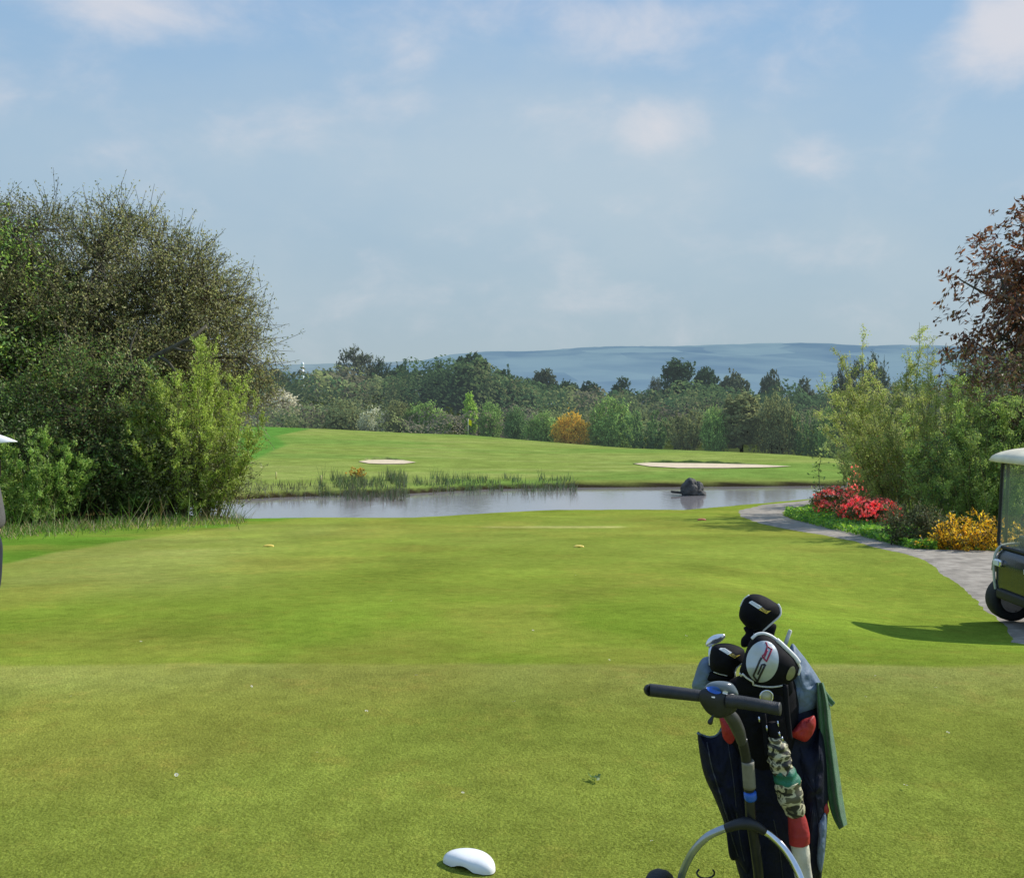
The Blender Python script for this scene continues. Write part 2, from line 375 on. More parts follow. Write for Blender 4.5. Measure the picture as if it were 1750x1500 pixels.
patch('path', [(3300, 1260), (2350, 1215), (1830, 1165), (1750, 1105), (1700, 1066), (1660, 1030), (1620, 992), (1580, 961), (1540, 945), (1515, 940), (1490, 934), (1440, 921), (1360, 907), (1300, 895), (1264, 882), (1262, 872), (1300, 863), (1350, 858), (1402, 852)],
      [(4200, 1090), (2900, 1075), (2250, 1060), (2110, 1035), (2000, 1000), (1900, 975), (1800, 955), (1700, 941), (1600, 939), (1560, 935), (1525, 927), (1462, 907), (1385, 893), (1352, 886), (1341, 880), (1343, 875), (1360, 868), (1385, 862), (1415, 857)], M_GRAVEL, .014, 300, 14,
      'grey gravel path curling from the buggy round to the pond')
M_SAND = mat('sand', (.62, .50, .34), .95, .12, 2.0, bump=.2, bscale=30)
M_LIP = mat('lip_turf', (.17, .22, .05), .95, .3, 3, bump=.5, bscale=20)
def bunker(px, label):
    pts = [hit(*q) for q in px]; bm = bmesh.new()
    c = sum(pts, Vector()) / len(pts); cv = bm.verts.new((c.x, c.y, zg(c.x, c.y) + .05))
    n = len(pts); ring = []
    for k in range(n * 4):
        a, b = pts[k // 4], pts[(k // 4 + 1) % n]; q = a.lerp(b, (k % 4) / 4); ring.append(bm.verts.new((q.x, q.y, zg(q.x, q.y) + .05)))
    mid = [bm.verts.new((c.lerp(r.co, .5).x, c.lerp(r.co, .5).y, zg(c.lerp(r.co, .5).x, c.lerp(r.co, .5).y) + .05)) for r in ring]
    for k in range(len(ring)):
        l = (k + 1) % len(ring); bm.faces.new((ring[k], ring[l], mid[l], mid[k])); bm.faces.new((mid[k], mid[l], cv))
    o = bm_obj('sand_bunker', bm, M_SAND); tag(o, label, kind='structure')
    # turf lip along the far edge, facing the tee and so in shade
    back = [r for r in px if r[1] <= sum(q[1] for q in px) / n]; back.sort(); bm = bmesh.new(); A, B, C_ = [], [], []
    q = [hit(*p) for p in back]; pts2 = [q[0].lerp(q[-1], 0)] ; pts2 = []
    for a, b in zip(q, q[1:]): pts2 += [a.lerp(b, k / 6) for k in range(6)]
    pts2.append(q[-1])
    for i, p in enumerate(pts2):
        f = math.sin(math.pi * i / (len(pts2) - 1)) ** .6; h = .20 * f * (1 + .3 * math.sin(i * 1.7)); z = zg(p.x, p.y)
        A.append(bm.verts.new((p.x, p.y - .05, z + .03))); B.append(bm.verts.new((p.x, p.y + .05, z + .05 + h))); C_.append(bm.verts.new((p.x, p.y + 1.4, zg(p.x, p.y + 1.4) - .02)))
    for i in range(len(pts2) - 1):
        bm.faces.new((A[i], A[i + 1], B[i + 1], B[i])); bm.faces.new((B[i], B[i + 1], C_[i + 1], C_[i]))
    bm_obj('turf_lip', bm, M_LIP, o)
bunker([(613, 789.5), (630, 786.6), (662, 786), (690, 787.2), (711, 790.5), (690, 793.2), (655, 793.4), (630, 792.5)], 'small pale sand bunker cut in the left of the fairway')
bunker([(1083, 793), (1110, 791.2), (1180, 792), (1250, 793.5), (1300, 795), (1352, 797.5), (1300, 799.5), (1240, 800.5), (1160, 800.5), (1110, 797.5)], 'long pale sand bunker across the right of the fairway')

def build_pond():
    m, nt, nd, lk = nmat('pond_water')
    out = N(nt, 'ShaderNodeOutputMaterial'); p = N(nt, 'ShaderNodeBsdfPrincipled')
    p.inputs['Base Color'].default_value = (.25, .23, .235, 1); p.inputs['Roughness'].default_value = .09; p.inputs['IOR'].default_value = 1.9; p.inputs['Specular IOR Level'].default_value = .7
    geo = N(nt, 'ShaderNodeNewGeometry'); mp = N(nt, 'ShaderNodeMapping'); mp.inputs['Scale'].default_value = (1.2, .5, 1); lk.new(geo.outputs['Position'], mp.inputs[0])
    no = N(nt, 'ShaderNodeTexNoise'); no.inputs['Scale'].default_value = 2.2; no.inputs['Detail'].default_value = 5; lk.new(mp.outputs[0], no.inputs['Vector'])
    b = N(nt, 'ShaderNodeBump'); b.inputs['Strength'].default_value = .10; b.inputs['Distance'].default_value = .06; lk.new(no.outputs['Fac'], b.inputs['Height']); lk.new(b.outputs[0], p.inputs['Normal'])
    lk.new(p.outputs[0], out.inputs[0])
    bm = bmesh.new(); n = 24; g = [[bm.verts.new((-30 + 66 * i / n, 30 + 46 * j / n, WATER)) for j in range(n + 1)] for i in range(n + 1)]
    for i in range(n):
        for j in range(n): bm.faces.new((g[i][j], g[i + 1][j], g[i + 1][j + 1], g[i][j + 1]))
    tag(bm_obj('water', bm, m), 'still grey pond reflecting the sky between tee and green', kind='structure')
build_pond()

def build_hills():
    def hill(name, us, vs, Y0, Y1, zbase, c1, c2, hz, hcol, seed, label, amp):
        m, nt, nd, lk = nmat(name + '_cover')
        out = N(nt, 'ShaderNodeOutputMaterial'); geo = N(nt, 'ShaderNodeNewGeometry')
        mp = N(nt, 'ShaderNodeMapping'); mp.inputs['Scale'].default_value = (.0028, .0011, .012); lk.new(geo.outputs['Position'], mp.inputs[0])
        vo = N(nt, 'ShaderNodeTexVoronoi'); vo.inputs['Scale'].default_value = 1.3; lk.new(mp.outputs[0], vo.inputs['Vector'])
        no = N(nt, 'ShaderNodeTexNoise'); no.inputs['Scale'].default_value = 1.2; no.inputs['Detail'].default_value = 7; lk.new(mp.outputs[0], no.inputs['Vector'])
        mul = N(nt, 'ShaderNodeMath', operation='MULTIPLY_ADD'); lk.new(vo.outputs['Color'], mul.inputs[0]); mul.inputs[1].default_value = .45; lk.new(no.outputs['Fac'], mul.inputs[2])
        ra = N(nt, 'ShaderNodeValToRGB'); ra.color_ramp.elements[0].position = .52; ra.color_ramp.elements[1].position = .88
        ra.color_ramp.elements[0].color = c4(c1); ra.color_ramp.elements[1].color = c4(c2); lk.new(mul.outputs[0], ra.inputs[0])
        d = N(nt, 'ShaderNodeBsdfDiffuse'); lk.new(ra.outputs[0], d.inputs[0])
        # distance haze painted into the hill surface as a glow, stronger towards its foot
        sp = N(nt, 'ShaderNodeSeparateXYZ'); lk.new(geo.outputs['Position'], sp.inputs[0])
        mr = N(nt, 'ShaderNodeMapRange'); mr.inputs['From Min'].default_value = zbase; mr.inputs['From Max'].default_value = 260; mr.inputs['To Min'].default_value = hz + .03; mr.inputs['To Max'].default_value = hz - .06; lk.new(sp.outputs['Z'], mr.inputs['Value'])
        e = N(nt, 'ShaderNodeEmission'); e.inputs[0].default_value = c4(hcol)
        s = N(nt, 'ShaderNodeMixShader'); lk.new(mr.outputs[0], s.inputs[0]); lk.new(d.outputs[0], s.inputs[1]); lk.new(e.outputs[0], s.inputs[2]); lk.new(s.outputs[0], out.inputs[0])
        uu = np.linspace(-900, 2700, 420); tt = np.linspace(0, 1.25, 70)
        U, T = np.meshgrid(uu, tt, indexing='ij'); Yv = Y0 + (Y1 - Y0) * T; X = (U - CU) / F * Y1
        top = -(np.interp(U, us, vs) - HV) / F * Y1
        rise = np.where(T < 1, sstep(0, 1, T) ** .8, 1 - .25 * (T - 1) / .25)
        Z = zbase + (top - zbase) * rise + amp * (fbm(U * .006, T * 3, s=seed, o=5) - .5) * np.clip(T, 0, 1) * (1.2 - np.clip(T, 0, 1)) + (fbm(U * .09, T * 30, s=seed + 9, o=3) - .5) * 7
        V = np.stack([X.ravel(), Yv.ravel(), Z.ravel()], 1); nc = len(tt)
        i = np.arange(len(uu) - 1)[:, None] * nc + np.arange(nc - 1)[None]
        Fq = np.stack([i, i + nc, i + nc + 1, i + 1], -1).reshape(-1, 4)
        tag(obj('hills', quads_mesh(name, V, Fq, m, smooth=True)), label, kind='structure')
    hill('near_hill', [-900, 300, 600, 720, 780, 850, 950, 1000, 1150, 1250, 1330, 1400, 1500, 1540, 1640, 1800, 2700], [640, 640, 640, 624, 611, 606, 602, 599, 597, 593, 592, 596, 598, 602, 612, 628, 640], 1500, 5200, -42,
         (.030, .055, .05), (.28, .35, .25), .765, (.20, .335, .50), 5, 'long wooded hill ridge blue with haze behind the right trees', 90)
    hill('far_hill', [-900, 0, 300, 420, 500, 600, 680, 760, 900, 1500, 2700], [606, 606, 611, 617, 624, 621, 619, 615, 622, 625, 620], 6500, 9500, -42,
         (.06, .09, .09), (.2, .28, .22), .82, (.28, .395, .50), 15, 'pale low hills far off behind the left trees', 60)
build_hills()

# ------------------------------------------------------------------ plants
def catmull(pts, n, closed=True):
    pts = [np.array(p, float) for p in pts]; m = len(pts); out = []
    for t in np.linspace(0, m if closed else m - 1, n, endpoint=not closed):
        i = min(int(t), m - 1 if closed else m - 2); f = t - i
        g = (lambda k: pts[k % m]) if closed else (lambda k: pts[max(0, min(m - 1, k))])
        a, b, c, d = g(i - 1), g(i), g(i + 1), g(i + 2)
        out.append(.5 * (2 * b + (c - a) * f + (2 * a - 5 * b + 4 * c - d) * f * f + (3 * b - a - 3 * c + d) * f ** 3))
    return np.array(out)
def unit(v): return v / np.maximum(1e-9, np.linalg.norm(v, axis=-1, keepdims=True))
LEAF_GAIN = 2.6
class Geo:
    """collects quads with a tint each"""
    def __init__(s): s.V = []; s.F = []; s.T = []; s.M = []; s.n = 0
    def add(s, V, Fq, T, mi=0):
        V = np.asarray(V).reshape(-1, 3); Fq = np.asarray(Fq).reshape(-1, 4)
        s.V.append(V); s.F.append(Fq + s.n); s.n += len(V)
        T = np.broadcast_to(np.asarray(T, float), (len(Fq), 3)); s.T.append(T); s.M.append(np.full(len(Fq), mi))
    def leaves(s, pos, nrm, L, W, tint, r, axis=None):
        n = len(pos); nrm = unit(nrm)
        a = r.normal(size=(n, 3)) if axis is None else axis
        a = unit(a - nrm * (a * nrm).sum(1, keepdims=True)); b = np.cross(nrm, a)
        L = (np.broadcast_to(L, n) * r.uniform(.7, 1.3, n))[:, None]; W = (np.broadcast_to(W, n) * r.uniform(.7, 1.3, n))[:, None]
        V = np.stack([pos - a * L * .5, pos + b * W * .5 - a * L * .05, pos + a * L * .5 + nrm * L * .06, pos - b * W * .5 - a * L * .05], 1)
        s.add(V, np.arange(4 * n).reshape(n, 4), np.asarray(tint) * LEAF_GAIN)
    def sticks(s, p0, p1, r0, r1, tint, k=3, mi=0):
        p0 = np.asarray(p0, float); p1 = np.asarray(p1, float); n = len(p0)
        if n == 0: return
        d = unit(p1 - p0); h = np.where(np.abs(d[:, 2:3]) > .9, np.array([[1., 0, 0]]), np.array([[0, 0, 1.]]))
        a = unit(np.cross(d, h)); b = np.cross(d, a)
        th = np.arange(k) * 2 * np.pi / k
        ring = a[:, None] * np.cos(th)[None, :, None] + b[:, None] * np.sin(th)[None, :, None]
        r0 = np.broadcast_to(r0, n)[:, None, None]; r1 = np.broadcast_to(r1, n)[:, None, None]
        V = np.concatenate([p0[:, None] + ring * r0, p1[:, None] + ring * r1], 1)
        j = np.arange(k); f = np.stack([j, (j + 1) % k, (j + 1) % k + k, j + k], 1)
        Fq = (np.arange(n) * 2 * k)[:, None, None] + f[None]
        T = np.repeat(np.broadcast_to(np.asarray(tint, float), (n, 3)), k, 0)
        s.add(V, Fq, T, mi)
    def mesh(s, name, mats, smooth=False):
        return quads_mesh(name, np.concatenate(s.V), np.concatenate(s.F), mats, np.concatenate(s.T), np.concatenate(s.M), smooth)
def curve_pts(p0, p1, n, sag, r, wob):
    t = np.linspace(0, 1, n)[:, None]
    p = p0 * (1 - t) + p1 * t
    p = p + np.array([0, 0, 1.])[None] * sag * np.sin(np.pi * t) + np.cumsum(r.normal(size=(n, 3)), 0) * wob * np.sin(np.pi * t)
    return p
def palette(r, n, cols, jit=.18):
    cols = np.array(cols); c = cols[r.integers(0, len(cols), n)] * r.uniform(1 - jit, 1 + jit, (n, 1))
    return c

def grow(seed, lobes, n_clump, twigs, leaves, leaf_l, leaf_w, cols, trunk_r=.16, trunk_top=None, base=(0, 0), limbs=12, clump_r=.5, twig_len=.7, shell=.55,
         twig_col=(.10, .085, .06), droop=.0, stems=1, gap=.0, gapscale=.6, up=.25, twig_r=.006, limb_from=.25, leafless=0.0, fill=0, spread=.12):
    """one tree or bush: trunk and limbs in one Geo, twigs and leaves in another; local coordinates, base at the origin"""
    r = np.random.default_rng(seed); wood, crown = Geo(), Geo()
    lobes = np.array(lobes, float); vol = np.prod(lobes[:, 3:], 1) ** .8; vol /= vol.sum()
    C = []
    while len(C) < n_clump:
        l = lobes[r.choice(len(lobes), p=vol)]; d = unit(r.normal(size=3)[None])[0]
        rad = shell + (1 - shell) * r.random() ** .6 if r.random() < .8 else r.random() ** .4
        p = l[:3] + d * l[3:] * rad
        if p[2] < .12: continue
        if gap and vnoise(p[0] / gapscale, p[1] / gapscale, p[2] / gapscale, seed) < gap: continue
        C.append(p)
    C = np.array(C); cen = C.mean(0)
    top = trunk_top if trunk_top is not None else cen[2]
    # trunk(s)
    roots = [np.array([base[0] + r.normal() * spread * (stems > 1), base[1] + r.normal() * spread * (stems > 1), -.15]) for _ in range(stems)]
    trunk_paths = []
    for b in roots:
        tp = np.array([cen[0] * .6 + r.normal() * .3 * (stems > 1), cen[1] * .6 + r.normal() * .3 * (stems > 1), top])
        pts = curve_pts(b, tp, 9, 0, r, .05 * top / 4); trunk_paths.append(pts)
        rr = trunk_r * (1 - .75 * np.linspace(0, 1, 9)) / math.sqrt(stems)
        rr[0] *= 1.35
        wood.sticks(pts[:-1], pts[1:], rr[:-1], rr[1:], (1, 1, 1), 7)
    if stems > 1: wood.sticks([[base[0], base[1], -.3]], [[base[0], base[1], -.05]], spread * 2.2 + .1, spread * 2.2 + .1, (1, 1, 1), 10)
    # main limbs
    ends = C[r.choice(len(C), min(limbs, len(C)), replace=False)]; LP = []; LR = []
    for e in ends:
        tpth = trunk_paths[r.integers(len(trunk_paths))]; i = int(np.clip(limb_from * 8 + r.random() * (8 - limb_from * 8), 1, 8))
        pts = curve_pts(tpth[i], cen + (e - cen) * .92, 8, .08 * np.linalg.norm(e - tpth[i]), r, .05 * np.linalg.norm(e - tpth[i]) / 2)
        rr = np.linspace(trunk_r * .42, trunk_r * .10, 8) / math.sqrt(stems) ** .5
        wood.sticks(pts[:-1], pts[1:], rr[:-1], rr[1:], (1, 1, 1), 5); LP.append(pts); LR.append(rr)
    LPa = np.concatenate(LP + trunk_paths); 
    # each clump hangs on the nearest limb
    D = ((C[:, None] - LPa[None]) ** 2).sum(-1) + r.random((len(C), len(LPa))) * .05; near = LPa[D.argmin(1)]
    mid = (near + C) / 2 + r.normal(size=C.shape) * .08; mid[:, 2] += .06
    wood.sticks(near, mid, trunk_r * .09, trunk_r * .06, (1, 1, 1), 3); wood.sticks(mid, C, trunk_r * .06, trunk_r * .03, (1, 1, 1), 3)
    # twigs
    nt_ = n_clump * twigs; ci = np.repeat(np.arange(n_clump), twigs)
    out = unit(C - cen)[ci]; dirs = unit(out * .55 + r.normal(size=(nt_, 3)) * .75 + np.array([0, 0, up])[None])
    st = C[ci] + r.normal(size=(nt_, 3)) * clump_r * .35; ln = twig_len * r.uniform(.4, 1.25, nt_)[:, None]
    en = st + dirs * ln; en[:, 2] -= droop * ln[:, 0] ** 2
    keepz = en[:, 2] > .05
    tcol = np.array(twig_col) * r.uniform(.6, 1.5, (nt_, 1))
    crown.sticks(st[keepz], en[keepz], twig_r, twig_r * .5, tcol[keepz], 3)
    # leaves along the twigs
    nl = nt_ * leaves; ti = np.repeat(np.arange(nt_), leaves); t = r.uniform(.1, 1.05, (nl, 1))
    pos = st[ti] * (1 - t) + en[ti] * t + r.normal(size=(nl, 3)) * clump_r * .13
    bright = r.uniform(.72, 1.28, n_clump)[ci][ti][:, None]
    col = palette(r, nl, cols) * bright
    keep = (pos[:, 2] > .03) & (r.random(nl) > leafless)
    nr_ = out[ti] * .6 + r.normal(size=(nl, 3)) * .55 + np.array([0, 0, .35])
    ax = dirs[ti] + r.normal(size=(nl, 3)) * .5 - np.array([0, 0, 1.0]) * droop * 1.5
    crown.leaves(pos[keep], nr_[keep], leaf_l, leaf_w, col[keep], r, ax[keep])
    return wood, crown
def plant(name, label, cat, loc, wood, crown, lm=None, bark=None, color=(1, 1, 1), group=None, rz=0, scale=1, crown_name='crown', trunk_name='trunk'):
    t = empty(name, loc, label, cat, group); t.rotation_euler.z = rz; t.scale = (scale,) * 3 if not isinstance(scale, tuple) else scale
    w = obj(trunk_name, wood if isinstance(wood, bpy.types.Mesh) else wood.mesh(trunk_name, bark or M_BARK, True), t)
    c = obj(crown_name, crown if isinstance(crown, bpy.types.Mesh) else crown.mesh(crown_name, lm or M_LEAF), t)
    c.color = c4(color)
    return t
def stem_shrub(seed, rad, height, n, leaf_l, leaf_w, per_m, cols, lean=.35, bare=.12, stem_col=(.16, .15, .07), stem_r=.012, bx=None):
    """a thicket of upright stems leaved along their length"""
    r = np.random.default_rng(seed); wood, crown = Geo(), Geo()
    wood.sticks([[0, 0, -.3]], [[0, 0, -.03]], rad * .6, rad * .6, stem_col, 12)
    for i in range(n):
        a = r.uniform(0, 6.283); q = math.sqrt(r.random()); b = np.array([math.cos(a) * rad * .55 * q, math.sin(a) * rad * .55 * q * (bx or 1), -.05])
        h = height * r.uniform(.55, 1.05) * (1 - .35 * q * q); ln = lean * q
        tip = b + np.array([math.cos(a) * rad * ln * 1.3 + r.normal() * .12, (math.sin(a) * rad * ln * 1.3 + r.normal() * .12) * (bx or 1), h])
        m = 7; pts = curve_pts(b, tip, m, 0, r, .05)
        rr = np.linspace(stem_r * h / 3, stem_r * .3, m)
        wood.sticks(pts[:-1], pts[1:], rr[:-1], rr[1:], np.array(stem_col) * r.uniform(.6, 1.4), 4)
        # side shoots, steep
        ns = max(4, int(h * 6)); t = r.uniform(bare, 1, ns); f = t * (m - 1); k = np.minimum(f.astype(int), m - 2); fr = (f - k)[:, None]
        sp = pts[k] * (1 - fr) + pts[k + 1] * fr
        sd = unit(r.normal(size=(ns, 3)) * np.array([1, 1, .4]) + np.array([0, 0, 1.25])); sl = r.uniform(.15, .5, (ns, 1)) * height / 4 * (1.15 - .5 * t[:, None]); se = sp + sd * sl
        crown.sticks(sp, se, stem_r * .35, stem_r * .15, np.array(stem_col) * r.uniform(.6, 1.4, (ns, 1)), 3)
        nl = max(6, int(per_m * h)); w = r.integers(0, ns, nl); tt = r.uniform(.05, 1.05, (nl, 1))
        pos = sp[w] * (1 - tt) + se[w] * tt + r.normal(size=(nl, 3)) * .035
        col = palette(r, nl, cols) * r.uniform(.75, 1.25)
        crown.leaves(pos, r.normal(size=(nl, 3)) + np.array([0, -.2, .35]), leaf_l, leaf_w, col, r, sd[w] + r.normal(size=(nl, 3)) * .45)
    return wood, crown
M_STEM = leaf_mat('green_stem', trans=.1)

G_DARK = [(.042, .062, .020), (.058, .080, .025), (.075, .090, .030)]
G_OLIVE = [(.105, .112, .034), (.13, .132, .042), (.09, .09, .034), (.145, .138, .05)]
G_MID = [(.060, .110, .022), (.080, .140, .028), (.05, .09, .02)]
G_BRIGHT = [(.13, .20, .030), (.16, .22, .035), (.10, .17, .028)]

def build_left():
    # the great domed tree
    w, c = grow(11, [(0, 0, 6.3, 6.9, 5.0, 4.2), (-3.5, 0, 7.0, 4.5, 4.2, 3.3), (3.8, -.6, 5.2, 3.9, 3.6, 3.3), (2.4, -.4, 7.0, 3.6, 3.4, 3.0), (0.5, -2.5, 4.6, 5.2, 3.2, 3.0)], 1900, 9, 10, .105, .05,
                G_OLIVE + G_OLIVE + G_OLIVE + G_DARK, trunk_r=.34, trunk_top=5.2, limbs=34, clump_r=.6, twig_len=.95, shell=.66, twig_col=(.15, .125, .075), gap=.17, gapscale=1.1, up=.3, twig_r=.011, limb_from=.15)
    o = on_ground(95, 35); inv = lambda q: (np.array(Matrix.Rotation(-.3, 3, 'Z') @ (Vector(q) - o))) / np.array([.99, .99, 1.02])
    for pl, ra_, rb_ in (([(150, 745, 31.6), (178, 700, 31.0), (212, 655, 30.4), (252, 618, 30.2), (292, 596, 30.2), (332, 574, 30.4), (352, 556, 30.8)], .17, .04), ([(268, 608, 30.2), (290, 622, 29.9), (306, 650, 29.8), (312, 675, 29.8)], .06, .02), ([(230, 640, 30.3), (222, 600, 30.2), (236, 560, 30.4)], .06, .02),
                       ([(296, 594, 30.2), (318, 600, 30), (340, 596, 30)], .05, .015), ([(150, 690, 31), (128, 620, 30.6), (110, 560, 30.6), (118, 520, 30.8)], .07, .02), ([(168, 690, 30.4), (166, 650, 30.3), (172, 622, 30.3)], .028, .012), ([(190, 690, 30.4), (186, 650, 30.3), (180, 622, 30.3)], .028, .012)):
        q = np.array([inv(P(*p)) for p in catmull(pl, 22, False)]); rr = np.linspace(ra_, rb_, 22); w.sticks(q[:-1], q[1:], rr[:-1], rr[1:], (1, 1, 1), 7)
    plant('domed_tree', 'huge domed olive brown tree, tallest on the left, with dark limbs showing', 'tree', on_ground(95, 35), w, c, rz=.3, scale=(.99, .99, 1.02))
    w, c = grow(12, [(0, 0, 5.6, 3.2, 3.2, 4.0), (.6, -.6, 3.4, 2.8, 2.4, 3.0)], 520, 8, 7, .13, .065, G_MID + G_BRIGHT[:2], trunk_r=.2, limbs=14, clump_r=.5, twig_len=.8, gap=.25, gapscale=.9, twig_r=.008)
    plant('leafy_tree', 'fresh green leafy tree cut by the left edge of the photo', 'tree', on_ground(-75, 31), w, c)
    w, c = grow(13, [(0, 0, 4.2, 4.6, 3.4, 3.6), (4, 0, 3.6, 3.6, 3, 3.2), (-4, 0, 4.6, 4, 3, 3.6)], 700, 8, 6, .15, .075, G_DARK, trunk_r=.25, limbs=18, clump_r=.6, twig_len=.9, twig_r=.01)
    plant('shadowed_tree', 'dark shaded tree filling the gap behind the left bushes', 'tree', on_ground(40, 39), w, c)
    w, c = grow(14, [(0, 0, 2.5, 2.5, 1.9, 2.6), (.4, 0, 1.5, 2.4, 1.8, 1.6)], 420, 8, 8, .105, .045, G_MID + G_OLIVE + G_MID, trunk_r=.12, stems=5, limbs=16, limb_from=0, clump_r=.35, twig_len=.7, up=.7, twig_r=.006, spread=.5)
    plant('dark_bush', 'dark green bush with upright shoots under the left end of the domed tree', 'bush', on_ground(165, 29.3), w, c)
    w, c = grow(15, [(0, 0, 1.9, 2.3, 1.6, 1.9), (1.0, 0, 1.3, 2.0, 1.5, 1.4), (-1.2, 0, 1.4, 1.8, 1.4, 1.4)], 430, 8, 7, .10, .045, [(.085, .095, .032), (.10, .115, .034), (.075, .085, .03), (.12, .12, .045)], trunk_r=.10, stems=6, limbs=16, limb_from=0, clump_r=.35, twig_len=.6, up=.45, twig_r=.007, spread=.6, leafless=.2)
    plant('olive_bush', 'low olive brown bush at the pond end of the hedge', 'bush', on_ground(262, 29.2), w, c, scale=.95)
    w, c = stem_shrub(16, 1.7, 5.3, 80, .085, .028, 190, [(.19, .235, .04), (.21, .25, .05), (.15, .20, .035), (.14, .165, .035)], lean=.5, stem_r=.014)
    plant('willow_bush', 'tall yellow green willow bush beside the pond, right end of the hedge', 'bush', on_ground(336, 29.0), w, c, bark=M_STEM, trunk_name='stems', crown_name='leaves')
    w, c = stem_shrub(20, 1.5, 4.4, 60, .085, .028, 190, [(.135, .16, .036), (.15, .175, .042), (.11, .13, .034)], lean=.5, stem_r=.013)
    plant('willow_bush', 'olive green upright bush touching the left side of the yellow green willow', 'bush', on_ground(275, 29.6), w, c, bark=M_STEM, trunk_name='stems', crown_name='leaves')
    w, c = stem_shrub(17, 1.35, 2.6, 66, .08, .026, 220, [(.12, .185, .036), (.15, .205, .04), (.09, .15, .03)], lean=.55, stem_r=.012)
    plant('willow_bush', 'light green upright bush just right of the golfer in the white cap', 'bush', on_ground(62, 26.6), w, c, bark=M_STEM, trunk_name='stems', crown_name='leaves')
    w, c = stem_shrub(18, 1.3, 3.4, 54, .085, .028, 190, [(.085, .125, .026), (.095, .145, .028), (.06, .10, .022)], lean=.5, stem_r=.012)
    plant('willow_bush', 'mid green bush of upright shoots in the middle of the hedge', 'bush', on_ground(235, 29.0), w, c, bark=M_STEM, trunk_name='stems', crown_name='leaves')
    w, c = grow(19, [(0, 0, 1.7, 2.2, 1.6, 1.9)], 300, 8, 7, .10, .045, G_DARK + G_MID, trunk_r=.1, stems=5, limbs=12, limb_from=0, clump_r=.35, twig_len=.6, up=.5, twig_r=.006, spread=.5)
    plant('dark_bush', 'dark bush half hidden behind the golfer at the left edge', 'bush', on_ground(-50, 27.2), w, c)
    # dead stalks and long grass at the foot of the hedge
    r = np.random.default_rng(5); g = Geo(); n = 3400
    u = r.uniform(-260, 420, n); vb = np.interp(u, [-300, 0, 150, 300, 420], [925, 908, 899, 891, 884]) + r.normal(0, 5, n) + 3
    Yv = np.interp(vb, HV - F * zup(np.linspace(12, 42, 200))[::-1] * -1 if False else (HV - F * zup(np.linspace(42, 12, 200)) / np.linspace(42, 12, 200)), np.linspace(42, 12, 200))
    X = (u - CU) / F * Yv; b = np.stack([X, Yv, zt(X, Yv) - .02], 1)
    tall = r.random(n) < .05
    h = np.where(tall, r.uniform(.5, 1.1, n), r.uniform(.10, .34, n)); d = np.stack([r.normal(0, .55, n), r.normal(0, .5, n), np.ones(n)], 1)
    col = np.where(r.random((n, 1)) < .4, np.array([[.55, .45, .27]]), np.array([[.26, .42, .07]])) * r.uniform(.6, 1.3, (n, 1))
    g.sticks(b, b + unit(d) * h[:, None], .008, .002, col, 3)
    tag(obj('long_grass', g.mesh('long_grass', M_LEAF)), 'pale dead stalks and long grass at the foot of the left hedge', 'long grass', kind='stuff')
build_left()

